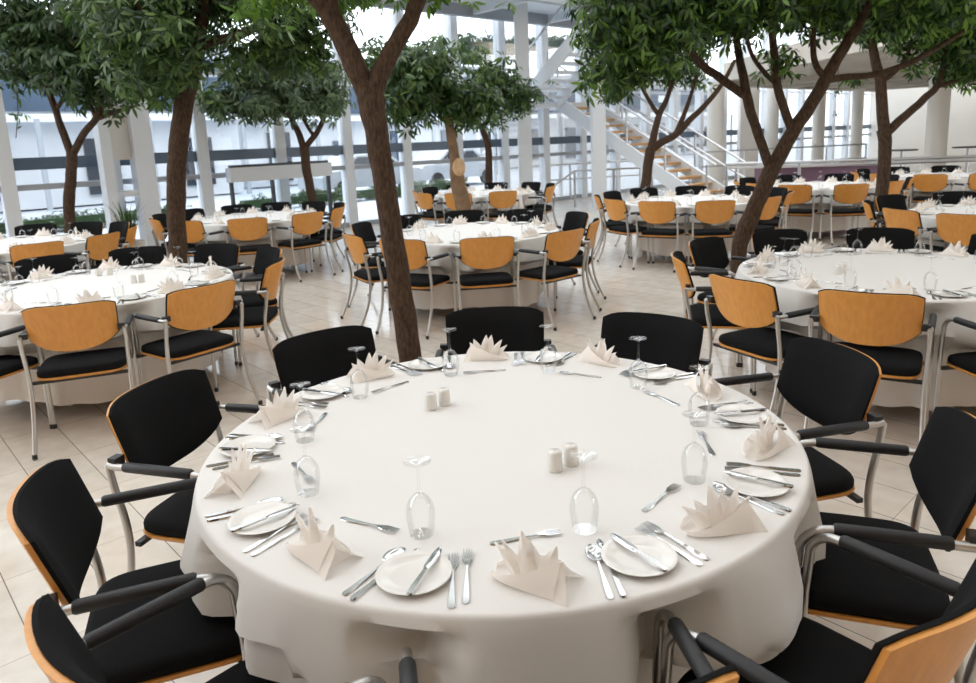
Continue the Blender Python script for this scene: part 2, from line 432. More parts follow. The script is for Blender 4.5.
def tree(label, Y, trunk, branches, blobs, n, leaf, size=0.12, bark='bark', extra=None, hang=0.5, k=7):
    """trunk / branches: lists of (px, py, r_px[, dY]); blobs: (px, py, rx_px, rz_px, dY, ry_m, weight) — real sizes follow from the tree's own distance."""
    base = atz(trunk[0][0], CF * CH / Y + 141, 0)
    b = aty(trunk[0][0], trunk[0][1], Y); root = empty('tree', (b[0], b[1], 0))
    o = np.array([b[0], b[1], 0.0])
    def w(p):
        yy = Y + (p[3] if len(p) > 3 else 0); q = aty(p[0], p[1], yy); return q - o, p[2] * yy / CF
    P = [w(p) for p in trunk]
    pts = [np.array([P[0][0][0], P[0][0][1], 0.0])] + [p[0] for p in P]; rr = [P[0][1] * 1.15] + [p[1] for p in P]
    sp = smoothpath(pts, 6); sr = [float(np.interp(i / 6, range(len(rr)), rr)) for i in range(len(sp))]
    MB().tube(sp, sr, 14, wob=0.035).obj('trunk', MT[bark], root, True)
    for br in branches:
        Q = [w(p) for p in br]
        sp = smoothpath([q[0] for q in Q], 5); r0 = [q[1] for q in Q]
        sr = [float(np.interp(i / 5, range(len(r0)), r0)) for i in range(len(sp))]
        MB().tube(sp, sr, 10, wob=0.04).obj('branch', MT[bark], root, True)
    bl = []
    for (px, py, rx, rz, dy, ry, wt) in blobs:
        c = aty(px, py, Y + dy) - o; s = (Y + dy) / CF
        bl.append((c, (rx * s, ry, rz * s), wt))
    leaf_obj('foliage', bl, n, size, MT[leaf], root, hang=hang, k=k)
    if extra: extra(root, w)
    tag(root, label, 'tree', 'indoor trees between the tables')
    return root

def knotA(root, w):
    q, r = w((377.5, 173, 3.2, -0.075)); MB().lathe([(0.0, 0.016), (r * 0.6, 0.013), (r, 0.0), (r * 0.9, -0.03)], 12).obj('knot', MT['plastic'], root, True).location = q
    root.children[-1].rotation_euler = (PI / 2, 0, 0)
tree('brown forked tree trunk rising just behind the front table', 4.6,
     [(414, 392, 12.5), (410, 355, 11.8), (402, 300, 12), (393, 240, 11.3), (384, 180, 11), (376, 130, 11.5), (371, 100, 13.5), (370, 88, 13)],
     [[(370, 98, 10.5), (359, 75, 11), (348, 50, 10.5), (334, 22, 10), (322, 5, 8.5), (306, -14, 7.5), (280, -45, 6, 0.2)],
      [(336, 26, 8), (331, 5, 7), (326, -30, 6)],
      [(371, 98, 10), (381, 72, 9.3), (394, 47, 8.5), (408, 24, 8), (417, 3, 7.8), (428, -30, 6.5), (436, -60, 5, -0.2)]],
     [(290, -40, 90, 45, 0.2, 0.7, 1.2), (430, -60, 90, 45, 0, 0.6, 1.0), (345, -18, 30, 24, 0.5, 0.25, 0.32), (365, -75, 140, 40, 0.2, 0.8, 1)], 700, 'leafbright', 0.10)
tree('thick curved brown tree trunk behind the table near the white column', 7.5,
     [(179, 300, 9.5), (178, 250, 8.8), (176, 205, 9), (178, 150, 9), (184, 105, 9), (192, 68, 8.3), (198, 45, 7.5)],
     [[(197, 50, 6.5), (202, 20, 5.5), (208, -15, 5), (212, -60, 4)],
      [(198, 46, 5.5), (213, 41, 4.6), (236, 36, 4.3), (256, 27, 4), (268, 17, 3.8), (290, 0, 3.2), (310, -30, 2.5)],
      [(186, 90, 4), (168, 60, 3.3), (150, 30, 3, -0.3), (135, -5, 2.6, -0.4)]],
     [(150, 45, 62, 44, -0.2, 0.7, 1.15), (165, 12, 70, 35, 0.1, 0.8, 1), (262, 55, 36, 20, 0.2, 0.35, 0.2), (292, 22, 44, 34, 0.0, 0.6, 0.6), (240, -18, 100, 30, 0, 0.9, 1.1), (110, -20, 80, 40, 0, 0.8, 0.9), (312, 60, 22, 20, 0.3, 0.3, 0.1)],
     1900, 'leafmid', 0.12)
tree('slim forked tree trunk beside the glass wall at the far table', 9.9,
     [(71, 262, 5), (70, 228, 5), (69, 200, 5.4), (71, 178, 5), (72, 153, 5)],
     [[(72, 155, 4), (62, 130, 3.5), (55, 108, 3.1), (47, 88, 2.8), (38, 60, 2.2)],
      [(72, 155, 3.8), (85, 132, 3.3), (97, 117, 3.1), (103, 95, 2.6), (110, 70, 2)],
      [(96, 119, 2.3), (113, 113, 2), (128, 108, 1.9), (140, 105, 1.4)], [(96, 117, 2.2), (88, 100, 2), (80, 80, 1.6)], [(56, 110, 2), (66, 92, 1.8), (70, 70, 1.5)]],
     [(45, 55, 52, 34, 0, 0.7, 1.2), (95, 75, 42, 28, -0.1, 0.6, 0.8), (20, 20, 60, 34, 0, 0.8, 1.1), (80, 15, 60, 30, 0, 0.8, 0.9), (120, 88, 22, 14, 0, 0.3, 0.2)],
     1250, 'leafdark', 0.15)
tree('small tree with a wide grey-green crown before the entrance doors', 13.0,
     [(316, 222, 4.5), (312, 198, 4.3), (307, 172, 4.4), (304, 147, 4.6)],
     [[(304, 148, 3.6), (298, 132, 3), (291, 117, 2.6), (284, 100, 2.2)], [(304, 148, 3), (313, 138, 2.8), (320, 127, 2.4), (328, 108, 2)],
      [(290, 116, 2), (280, 111, 1.7), (268, 113, 1.4)], [(314, 136, 1.9), (305, 122, 1.7), (300, 106, 1.4)]],
     [(258, 96, 42, 20, 0, 0.6, 1), (300, 84, 44, 26, 0.1, 0.7, 1.1), (270, 72, 48, 20, 0.1, 0.7, 0.9), (330, 100, 18, 18, 0, 0.35, 0.35), (225, 104, 20, 10, 0, 0.3, 0.25)],
     800, 'leafgrey', 0.17)
def cutE(root, w):
    q, r = w((459, 166, 6.0, -0.10)); o = MB().lathe([(0.0, 0.03), (r * 0.75, 0.03), (r * 0.95, 0.015), (r * 1.1, -0.05)], 14).obj('pruned_stub', MT['cutwood'], root, True); o.location = q; o.rotation_euler = (PI / 2 - 0.45, 0, 0.1); o.scale = (1, 1.45, 1)
tree('pale knobbly tree trunk with a pruned stub between two round tables', 10.4,
     [(464, 232, 7), (464, 212, 7.4), (462, 200, 8), (457, 178, 7.2), (455, 160, 5.2), (451, 135, 4.6), (447, 115, 4.2)],
     [[(447, 116, 3.6), (440, 98, 3), (428, 80, 2.6)], [(447, 116, 3.4), (454, 98, 3), (466, 82, 2.4)]],
     [(425, 88, 40, 28, 0, 0.55, 1.1), (440, 62, 50, 26, 0, 0.7, 1), (408, 108, 22, 16, 0, 0.35, 0.4), (465, 100, 26, 24, 0, 0.4, 0.6), (405, 70, 26, 26, 0.1, 0.5, 0.5), (375, 60, 20, 24, 0.3, 0.4, 0.35)],
     950, 'leafmid', 0.15, 'barkpale', cutE)
tree('slender tree standing beyond the pale knobbly trunk near the glass wall', 15.7,
     [(489, 198, 3.6), (489, 168, 3.5), (488, 146, 3.4), (482, 128, 3)],
     [[(482, 129, 2.6), (476, 118, 2.2), (472, 104, 1.8)], [(482, 129, 2.4), (492, 114, 2), (502, 100, 1.6)]],
     [(500, 84, 32, 18, 0, 0.6, 1), (512, 98, 24, 14, 0, 0.5, 0.6), (488, 112, 22, 12, 0, 0.4, 0.4), (490, 76, 24, 14, 0, 0.5, 0.5)],
     520, 'leafmid', 0.15)
tree('dark forked tree trunk standing before the foot of the stairs', 13.5,
     [(642, 218, 5), (645, 192, 5), (648, 165, 4.8), (651, 148, 5)],
     [[(651, 150, 4.2), (662, 142, 3.8), (675, 135, 3.6), (690, 120, 3), (707, 103, 2.6), (722, 84, 2.2), (735, 60, 1.8)],
      [(651, 150, 4), (655, 130, 3.4), (660, 113, 3), (668, 96, 2.4), (673, 75, 2)], [(659, 116, 2.3), (650, 102, 2), (642, 88, 1.7), (632, 70, 1.4)],
      [(676, 134, 2.6), (685, 112, 2.2), (691, 95, 1.8), (697, 75, 1.5)]],
     [(625, 70, 34, 14, 0, 0.5, 0.5), (660, 50, 50, 24, 0, 0.9, 1), (615, 88, 14, 10, 0, 0.3, 0.2), (690, 72, 30, 12, 0, 0.5, 0.3)],
     500, 'leafmid', 0.14)
tree('crooked brown tree with spreading branches behind the table on the tiled aisle', 6.3,
     [(739, 330, 9.5), (740, 285, 8.8), (739, 250, 7.6), (746, 228, 8.8), (757, 203, 8), (767, 180, 8), (773, 166, 8)],
     [[(771, 171, 5.2), (763, 148, 4.6), (755, 125, 4.6), (748, 102, 4.8), (744, 80, 4.3), (738, 50, 3.6, 0.1), (735, 15, 3, 0.1)],
      [(747, 97, 4.2), (734, 88, 4.1), (716, 75, 4), (702, 65, 3.8), (687, 45, 3.3, -0.2), (670, 22, 3, -0.3), (655, -5, 2.5, -0.4)],
      [(773, 168, 7.6), (784, 147, 7.2), (797, 125, 6.6), (812, 103, 6.2), (825, 80, 6), (838, 57, 5.4), (850, 38, 5), (862, 18, 4.4), (875, -15, 3.5)],
      [(792, 131, 4.4), (784, 108, 4.2), (777, 85, 4.1), (774, 55, 3.7), (772, 22, 3.2), (770, -10, 2.6)],
      [(826, 80, 3.6), (848, 77, 3.2), (872, 75, 3.1), (897, 68, 3), (916, 60, 2.8), (940, 46, 2.4), (965, 30, 2)],
      [(826, 79, 3.4), (816, 65, 3), (813, 48, 2.8), (814, 28, 2.5)], [(776, 84, 2.4), (764, 72, 2.2), (752, 55, 2), (745, 30, 1.8)]],
     [(640, 30, 62, 46, -0.3, 0.6, 1.25), (620, 58, 34, 26, -0.3, 0.35, 0.32), (700, 10, 70, 34, 0, 0.8, 1.1), (760, -6, 80, 32, 0.1, 0.8, 1.1), (775, 60, 24, 14, 0, 0.3, 0.12), (840, -8, 90, 34, 0.1, 0.9, 1.3), (930, -8, 80, 36, 0.1, 0.9, 1.1), (700, -40, 150, 40, 0, 1.2, 1.4), (850, -40, 160, 40, 0, 1.2, 1.4), (610, 8, 40, 36, -0.3, 0.5, 0.6)],
     3700, 'leafdeep', 0.10)
tree('straight dark tree trunk rising from the mulched pit in the floor', 9.35,
     [(877, 268, 6.5), (878, 240, 6.3), (880, 212, 6.2), (883, 180, 6), (885, 150, 6.1), (884, 130, 6.6)],
     [[(884, 133, 5.8), (882, 105, 5.3), (880, 80, 5), (874, 55, 4.2), (870, 30, 3.5), (866, 0, 3)],
      [(886, 134, 4.6), (898, 122, 4.2), (912, 110, 3.8), (925, 98, 3.6), (937, 86, 3.2), (943, 68, 2.7), (946, 52, 2.4), (950, 30, 2)],
      [(936, 87, 2.5), (948, 83, 2.1), (960, 79, 1.8), (975, 68, 1.5)], [(880, 82, 2.8), (892, 74, 2.4), (905, 60, 2), (912, 40, 1.7)]],
     [(880, 4, 60, 30, 0, 0.9, 1), (945, 22, 50, 36, 0, 0.9, 1), (965, 68, 22, 16, 0, 0.35, 0.25), (960, 40, 30, 26, 0, 0.5, 0.5), (900, 16, 40, 22, 0, 0.6, 0.6), (850, 84, 12, 9, 0, 0.2, 0.06), (920, -30, 100, 40, 0, 1, 1.2)],
     1900, 'leafdeep', 0.12)

# tree pit
pc = aty(866, 240, 9.45); pit = empty('tree_pit', (pc[0], pc[1], 0))
def rect(cu, cv, hu, hv): return [tuple((UA * (cu + a * hu) + VA * (cv + b * hv))[:2]) for a, b in ((-1, -1), (1, -1), (1, 1), (-1, 1))]
MB().prism(rect(0, 0, 0.45, 0.45), 0.0, 0.006).obj('mulch', MT['mulch'], pit)
for a, b, hu, hv in ((0, -0.46, 0.48, 0.02), (0, 0.46, 0.48, 0.02), (-0.46, 0, 0.02, 0.44), (0.46, 0, 0.02, 0.44)):
    MB().prism(rect(a, b, hu, hv), 0.0, 0.012).obj('rim', MT['darkframe'], pit)
tag(pit, 'square tree pit of dry mulch sunk in the tiled floor', 'tree pit')

# ------------------------------------------------------------------ chair
def sup(n, hx, y0, y1, e=4.5):
    out = []
    for k in range(n):
        t = 2 * PI * k / n; c, s = math.cos(t), math.sin(t)
        out.append((math.copysign(abs(c) ** (2 / e), c) * hx, (y0 + y1) / 2 + math.copysign(abs(s) ** (2 / e), s) * (y1 - y0) / 2))
    return out
def rings(mb, outline, levels):
    n = len(outline); cx = 0; cy = sum(p[1] for p in outline) / n
    vs = []
    for sc, z in levels:
        for x, y in outline: vs.append((x * sc, cy + (y - cy) * sc, z - 0.012 * max(0.0, (y - cy) * sc / 0.23) ** 3))
    m = len(levels)
    fs = [(i * n + k, i * n + (k + 1) % n, (i + 1) * n + (k + 1) % n, (i + 1) * n + k) for i in range(m - 1) for k in range(n)]
    fs.append(tuple(reversed(range(n)))); fs.append(tuple(range((m - 1) * n, m * n)))
    return mb.add(vs, fs)
def back_panel(front, thick, grow=0.0, pillow=0.0, nu=16, nv=8):
    """curved panel; front: forward offset of its front face"""
    def S(u, v, off):
        hw = 0.230 + grow
        top = 0.850 + grow - 0.022 * abs(u) ** 7
        bot = 0.640 - grow - 0.068 * (1 - abs(u) ** 2.6) + 0.010 * abs(u) ** 12
        z = bot + (top - bot) * v
        x = hw * u * (0.955 + 0.045 * min(1, (z - 0.58) / 0.2))
        y = -0.215 - 0.085 * (z - 0.58) / 0.27 + 0.060 * u * u + off
        return (x, y, z)
    vs = []
    for side in (0, 1):
        for j in range(nv + 1):
            for i in range(nu + 1):
                u = -1 + 2 * i / nu; v = j / nv
                edge = min(1.0, 5.0 * min(1 - abs(u), min(v, 1 - v) * 1.2))
                off = front + pillow * math.sqrt(max(0, edge)) if side == 0 else front - thick
                vs.append(S(u, v, off))
    N = (nu + 1) * (nv + 1); fs = []
    for j in range(nv):
        for i in range(nu):
            a = j * (nu + 1) + i; b, c, d = a + 1, a + nu + 2, a + nu + 1
            fs.append((a, d, c, b)); fs.append((a + N, b + N, c + N, d + N))
    rim = [i for i in range(nu + 1)] + [j * (nu + 1) + nu for j in range(1, nv + 1)] + [nv * (nu + 1) + i for i in range(nu - 1, -1, -1)] + [j * (nu + 1) for j in range(nv - 1, 0, -1)]
    for k in range(len(rim)):
        a, b = rim[k], rim[(k + 1) % len(rim)]; fs.append((a, b, b + N, a + N))
    return MB().add(vs, fs)
AZ = 0.672
def make_chair():
    r = empty('armchair')
    ol = sup(40, 0.236, -0.205, 0.225, 5.5)
    rings(MB(), ol, [(0.97, 0.424), (1.0, 0.432), (1.0, 0.450), (0.975, 0.462), (0.9, 0.469), (0.6, 0.472), (0.2, 0.472)]).obj('seat', MT['black'], r, True)
    rings(MB(), ol, [(0.90, 0.404), (1.0, 0.412), (1.012, 0.418), (1.012, 0.4245), (0.9, 0.4245)]).obj('seat_shell', MT['beech'], r, True)
    back_panel(0.012, 0.010, 0.004, 0.020).obj('backrest', MT['black'], r, True)
    back_panel(0.001, 0.013, 0.0).obj('back_shell', MT['beech'], r, True)
    sc = MB()
    for sx in (-1, 1):
        for z in (0.815, 0.70): sc.lathe([(0.0, 0.0), (0.005, 0.0), (0.004, 0.003), (0, 0.003)], 8, (0, 0, 0))
    for sx in (-1, 1):
        pts = [(sx * 0.268, 0.185, 0.0), (sx * 0.268, 0.182, 0.25), (sx * 0.268, 0.174, 0.50), (sx * 0.268, 0.166, 0.585)]
        for k in range(1, 7):
            a = PI / 2 * k / 6; pts.append((sx * 0.268, 0.096 + 0.07 * math.cos(a), 0.602 + 0.07 * math.sin(a)))
        pts += [(sx * 0.267, 0.0, AZ), (sx * 0.264, -0.21, AZ), (sx * 0.262, -0.232, AZ + 0.004)]
        lg = MB().tube(pts, 0.0115, 12).obj('leg', MT['tube'], r, True)
        MB().lathe([(0.013, 0), (0.0145, 0.012), (0.0125, 0.03), (0.0118, 0.03)], 10, (sx * 0.268, 0.185, 0)).obj('foot_glide', MT['plastic'], lg, True)
        rp = smoothpath([(sx * 0.262, -0.232, AZ + 0.004), (sx * 0.262, -0.222, 0.60), (sx * 0.258, -0.200, 0.48), (sx * 0.256, -0.200, 0.36), (sx * 0.257, -0.235, 0.20), (sx * 0.262, -0.325, 0.0)], 5)
        lg = MB().tube(rp, [0.0125] * len(rp), 12).obj('leg', MT['tube'], r, True)
        MB().lathe([(0.013, 0), (0.0145, 0.012), (0.0125, 0.03), (0.0118, 0.03)], 10, (sx * 0.262, -0.322, 0)).obj('foot_glide', MT['plastic'], lg, True)
        ap = [(sx * 0.268, 0.088, AZ + 0.003), (sx * 0.268, 0.081, AZ + 0.003), (sx * 0.267, 0.0, AZ + 0.003), (sx * 0.265, -0.160, AZ + 0.003), (sx * 0.265, -0.167, AZ + 0.003)]
        MB().tube(ap, [0.0135, 0.0165, 0.017, 0.0165, 0.0135], 14).obj('arm_pad', MT['pad'], r, True)
        MB().box((sx * 0.246, -0.214, 0.684), (0.040, 0.030, 0.030)).obj('bracket', MT['plastic'], r)
    MB().bar((-0.252, -0.17, 0.398), (0.252, -0.17, 0.398), 0.022, 0.016).obj('crossbar', MT['plastic'], r)
    MB().bar((-0.266, 0.165, 0.398), (0.266, 0.165, 0.398), 0.022, 0.016).obj('crossbar', MT['plastic'], r)
    return Proto(r)
CHAIR = make_chair()

# ------------------------------------------------------------------ tableware models
def make_plate():
    r = MB().lathe([(0.0, 0.002), (0.045, 0.002), (0.047, 0.0), (0.050, 0.002), (0.070, 0.0085), (0.080, 0.0115), (0.0815, 0.0128), (0.080, 0.0138), (0.069, 0.0108), (0.052, 0.0058), (0.046, 0.0052), (0.0, 0.0052)], 40)
    return Proto(r.obj('side_plate', MT['china'], smooth=True))
def make_napkin():
    mb = MB()
    secs = [(-0.105, 0.010, 0.016, 0.012), (-0.088, 0.026, 0.034, 0.020), (-0.055, 0.038, 0.045, 0.030), (-0.015, 0.045, 0.042, 0.042), (0.025, 0.049, 0.028, 0.054), (0.055, 0.052, 0.010, 0.064), (0.066, 0.053, 0.002, 0.068)]
    vs = []; NP = 9
    for x, wb, wt, h in secs:
        for j in range(NP):
            t = j / (NP - 1)                      # bottom middle out and up the side wall, mirrored below
            if t < 0.4: y = wb * (t / 0.4); z = 0.0012
            else:
                q = (t - 0.4) / 0.6; y = wb + (wt - wb) * q + 0.006 * math.sin(PI * q); z = 0.0012 + h * q
            vs.append((x, y, z))
    m = len(secs); full = []
    fs = []
    for side in (1, -1):
        base = len(full)
        full += [(x, y * side, z) for x, y, z in vs]
        for i in range(m - 1):
            for j in range(NP - 1):
                a = base + i * NP + j; b = a + 1; c = a + NP + 1; d = a + NP
                fs.append((a, b, c, d) if side > 0 else (d, c, b, a))
    mb.add(full, fs)
    # flared end flaps
    for side in (1, -1):
        mb.add([(0.066, 0.0015 * side, 0.067), (0.066, 0.053 * side, 0.0015), (0.098, 0.060 * side, 0.001), (0.088, 0.028 * side, 0.030), (0.082, 0.012 * side, 0.045)], [(0, 1, 2, 3, 4) if side > 0 else (4, 3, 2, 1, 0)])
    # standing petals
    for (bx, by, az, lean, hh, ww) in ((-0.030, 0.012, -1.9, 0.55, 0.088, 0.023), (-0.012, -0.010, 1.6, 0.18, 0.112, 0.024), (0.006, 0.008, -1.4, 0.10, 0.106, 0.023), (0.024, -0.006, 1.8, -0.30, 0.092, 0.025), (-0.045, -0.004, 1.5, 0.85, 0.070, 0.022), (0.036, 0.010, -1.6, -0.55, 0.072, 0.022)):
        pv = []
        nrow = 8
        for i in range(nrow + 1):
            t = i / nrow
            wd = ww * (math.sin(PI * min(1, 0.25 + 0.75 * t)) ** 0.8) * (1 - 0.15 * t) + 0.0004
            if t > 0.97: wd = 0.0004
            cx = bx - lean * hh * t * (0.5 + 0.5 * t); cz = 0.006 + hh * t * math.cos(0.5 * lean * t); cy = by + 0.012 * math.sin(az) * t * t
            for q in (-1, 0, 1):
                pv.append((cx + wd * q * math.cos(az + PI / 2) * 0.95, cy + wd * q * math.sin(az + PI / 2) * 0.6 + (0.008 if q else 0) * math.sin(az), cz))
        mb.add(pv, [(i * 3 + q, i * 3 + q + 1, i * 3 + q + 4, i * 3 + q + 3) for i in range(nrow) for q in (0, 1)])
    mb.v = [(x * 0.9, y * 0.9, z * 0.9) for x, y, z in mb.v]
    o = mb.obj('napkin', MT['napkin'], smooth=True)
    return Proto(o)
def strip(outline, zf, th=0.0022):
    """outline: list of (x_half, y); zf(y): centre height"""
    vs = []
    for hw, y in outline:
        z = zf(y)
        vs += [(-hw, y, z - th / 2), (hw, y, z - th / 2), (hw * 0.8, y, z + th / 2), (-hw * 0.8, y, z + th / 2)]
    n = len(outline)
    fs = [(i * 4 + k, i * 4 + (k + 1) % 4, i * 4 + 4 + (k + 1) % 4, i * 4 + 4 + k) for i in range(n - 1) for k in range(4)]
    fs += [(3, 2, 1, 0), tuple((n - 1) * 4 + k for k in range(4))]
    return vs, fs
def make_knife(L=0.215, name='table_knife'):
    h = L * 0.5
    ol = [(0.0035, 0), (0.0075, 0.004), (0.0070, 0.03), (0.0050, h * 0.8), (0.0048, h), (0.0085, h + 0.01), (0.0100, h + 0.03), (0.0095, L * 0.85), (0.0065, L * 0.96), (0.0015, L)]
    r = empty(name)
    MB().add(*strip(ol[:5], lambda y: 0.0030, 0.0046)).obj('handle', MT['steel'], r, True)
    MB().add(*strip(ol[4:], lambda y: 0.0030, 0.0018)).obj('blade', MT['steel'], r, True)
    return Proto(r)
def fz(y, L): return 0.0022 + 0.010 * max(0, (y / L - 0.35)) * max(0, 1 - y / L) * 4 + 0.003 * max(0, y / L - 0.85) * 6
def make_fork(L=0.19, name='table_fork'):
    r = empty(name); f = lambda y: fz(y, L)
    MB().add(*strip([(0.004, 0), (0.0085, 0.006), (0.0080, 0.03), (0.0035, L * 0.5), (0.0030, L * 0.66)], f)).obj('handle', MT['steel'], r, True)
    hd = MB().add(*strip([(0.0030, L * 0.66), (0.0080, L * 0.72), (0.0110, L * 0.78)], f))
    for x in (-0.0092, -0.0031, 0.0031, 0.0092):
        vs, fs = strip([(0.0019, L * 0.775), (0.0018, L * 0.9), (0.0009, L)], f); hd.add([(a + x, b, c) for a, b, c in vs], fs)
    hd.obj('tines', MT['steel'], r, True)
    return Proto(r)
def make_spoon(L=0.19, name='table_spoon'):
    r = empty(name); f = lambda y: fz(y, L)
    MB().add(*strip([(0.004, 0), (0.0085, 0.006), (0.0080, 0.03), (0.0035, L * 0.5), (0.0030, L * 0.68)], f)).obj('handle', MT['steel'], r, True)
    vs = []; fs = []; n = 9; mcount = 7
    for i in range(n):
        t = i / (n - 1); y = L * (0.67 + 0.33 * t); hw = 0.0028 + 0.0175 * math.sin(PI * min(1, 0.06 + 0.90 * t)) ** 0.7
        for j in range(mcount):
            q = -1 + 2 * j / (mcount - 1); vs.append((hw * q, y, 0.0088 - 0.0075 * (1 - q * q) * math.sin(PI * t) ** 0.6))
    fs = [(i * mcount + j, i * mcount + j + 1, (i + 1) * mcount + j + 1, (i + 1) * mcount + j) for i in range(n - 1) for j in range(mcount - 1)]
    b = MB().add(vs, fs).obj('bowl', MT['steel'], r, True); sd = b.modifiers.new('sheet', 'SOLIDIFY'); sd.thickness = 0.0012
    return Proto(r)
def make_glass(h=0.185, rb=0.034, name='wine_glass'):
    """upside-down stemmed glass: rim on the cloth, foot in the air"""
    r = empty(name); k = h / 0.185
    o = [(rb * 0.82, 0.001), (rb * 0.90, 0.016 * k), (rb * 0.985, 0.040 * k), (rb, 0.058 * k), (rb * 0.93, 0.075 * k), (rb * 0.72, 0.090 * k), (rb * 0.42, 0.100 * k), (0.0060, 0.106 * k)]
    MB().lathe(o + [(0.002, 0.104 * k)] + [(x - 0.0011, z - 0.0005) for x, z in reversed(o[:-1])], 28, close=False).obj('bowl', MT['glass'], r, True)
    MB().lathe([(0.0060, 0.106 * k), (0.0042, 0.114 * k), (0.0035, 0.135 * k), (0.0036, 0.160 * k), (0.0050, 0.174 * k)], 14).obj('stem', MT['glass'], r, True)
    MB().lathe([(0.0050, 0.174 * k), (0.014, 0.1795 * k), (0.0320, 0.1825 * k), (0.0328, 0.1838 * k), (0.0320, 0.185 * k), (0.0, 0.185 * k)], 28).obj('foot', MT['glass'], r, True)
    return Proto(r)
def make_shaker():
    r = empty('shaker')
    MB().lathe([(0.0, 0.0), (0.020, 0.0), (0.0220, 0.003), (0.0220, 0.006), (0.0212, 0.008), (0.0218, 0.010), (0.0198, 0.050), (0.0186, 0.0555), (0.0160, 0.058), (0.0, 0.0585)], 24).obj('body', MT['china'], r, True)
    h = MB()
    for k in range(3):
        h.lathe([(0.0011, 0.0583), (0.0011, 0.0590), (0, 0.0590)], 6, (0.004 * math.cos(k * 2.1), 0.004 * math.sin(k * 2.1), 0))
    h.obj('pour_hole', MT['plastic'], r)
    return Proto(r)
PLATE, NAPKIN, KNIFE, FORK, SPOON, GLASS, SHAKER = make_plate(), make_napkin(), make_knife(), make_fork(), make_spoon(), make_glass(), make_shaker()
BKNIFE = make_knife(0.175, 'butter_knife'); DFORK = make_fork(0.17, 'dessert_fork'); SGLASS = make_glass(0.135, 0.030, 'small_wine_glass')

# ------------------------------------------------------------------ tables
def cloth_mesh(R, H, hem, amp, nf, seed, flare=0.05, feet=(), inset=0.0):
    rg = random.Random(seed)
    ph = [rg.uniform(0, 2 * PI) for _ in range(4)]
    seg = 240; vs = []; fs = []
    prof_top = [0.0, 0.35, 0.7, 0.93]
    rows = []
    for q in prof_top: rows.append([(R * q * math.cos(2 * PI * k / seg), R * q * math.sin(2 * PI * k / seg), H) for k in range(seg)])
    for a in (0.0, 0.45, 0.9, 1.35):
        rr = R - 0.014 + 0.014 * math.sin(a); zz = H - 0.014 + 0.014 * math.cos(a)
        rows.append([(rr * math.cos(2 * PI * k / seg), rr * math.sin(2 * PI * k / seg), zz) for k in range(seg)])
    for t in (0.03, 0.07, 0.13, 0.20, 0.28, 0.37, 0.46, 0.56, 0.67, 0.78, 0.89, 1.0):
        row = []
        for k in range(seg):
            th = 2 * PI * k / seg
            hz = hem(th); drop = (H - 0.02 - hz) * t; full = H - 0.02 - hz
            wv = 0.55 * math.sin(nf * th + ph[0] + 0.6 * math.sin(3 * th + ph[1])) + 0.45 * math.sin((nf * 0.62 // 1) * th + ph[2] + 0.5 * math.sin(2 * th))
            wv = math.copysign(abs(wv) ** 0.8, wv)
            e = min(1, drop / 0.16) ** 0.9
            rr = R + e * (flare + amp * wv) + 0.003
            zz = H - 0.02 - drop + 0.004 * math.sin(nf * th + 1) * t
            wav = 0.0
            for cx, cy, fx, fy in feet:              # the cloth gives way to the chairs pushed against it
                for _ in range(40):
                    dx, dy = rr * math.cos(th) - cx, rr * math.sin(th) - cy
                    ly = dx * fx + dy * fy; lx = abs(dx * fy - dy * fx)
                    hit = (lx < 0.26 and ly < 0.25 and zz < 0.50) or (0.245 < lx < 0.292 and ly < 0.215 and zz < 0.715 and rr > 0.79)
                    if not hit or rr < max(0.755, 0.755 + 0.15 * (zz - 0.645) / 0.07): break
                    rr -= 0.012; wav = 0.018 * (1 + wv) * e
            rr -= wav
            rr -= inset * min(1, drop / 0.05)
            row.append((rr, th, zz))
        m_ = [min(row[(k + d) % seg][0] for d in (-2, -1, 0, 1, 2)) for k in range(seg)]
        for _ in range(1): m_ = [(m_[k - 2] + m_[k - 1] + m_[k] + m_[(k + 1) % seg] + m_[(k + 2) % seg]) / 5 for k in range(seg)]
        rows.append([(m_[k] * math.cos(row[k][1]), m_[k] * math.sin(row[k][1]), row[k][2]) for k in range(seg)])
    for r_ in rows: vs += r_
    n = len(rows)
    fs = [(i * seg + k, (i + 1) * seg + k, (i + 1) * seg + (k + 1) % seg, i * seg + (k + 1) % seg) for i in range(1, n - 1) for k in range(seg)]
    c = len(vs); vs.append((0, 0, H)); fs += [(c, seg + k, seg + (k + 1) % seg) for k in range(seg)]
    return MB().add(vs, fs)

HOURS = ['twelve', 'one', 'two', 'three', 'four', 'five', 'six', 'seven', 'eight', 'nine', 'ten', 'eleven']
def hours_for(angs):
    """distinct clock hours for directions around a table (twelve = away from the viewer)"""
    n = len(angs); o = sorted(range(n), key=lambda i: (90 - angs[i]) % 360); hv = [((90 - angs[i]) % 360) / 30 for i in o]
    best = None
    for cmb in itertools.combinations(range(12), n):
        for sh in range(n):
            e = 0
            for i in range(n):
                d = abs(cmb[(i + sh) % n] - hv[i]); d = min(d, 12 - d); e += d * d
            if best is None or e < best[0]: best = (e, [cmb[(i + sh) % n] for i in range(n)])
    out = [None] * n
    for i, k in enumerate(o): out[k] = HOURS[best[1][i]]
    return out

def reg(phase, n=10): return [phase + 36 * k for k in range(n)]
def fill(meas, gap=33):
    """measured (angle, radius) places, filled up around the circle"""
    m = sorted((a % 360, r) for a, r in meas); out = list(m)
    for i in range(len(m)):
        a = m[i][0]; b = m[(i + 1) % len(m)][0] + (360 if i == len(m) - 1 else 0)
        k = int(round((b - a) / 36.0)) - 1
        for j in range(1, k + 1): out.append(((a + (b - a) * j / (k + 1)) % 360, 1.33))
    return out
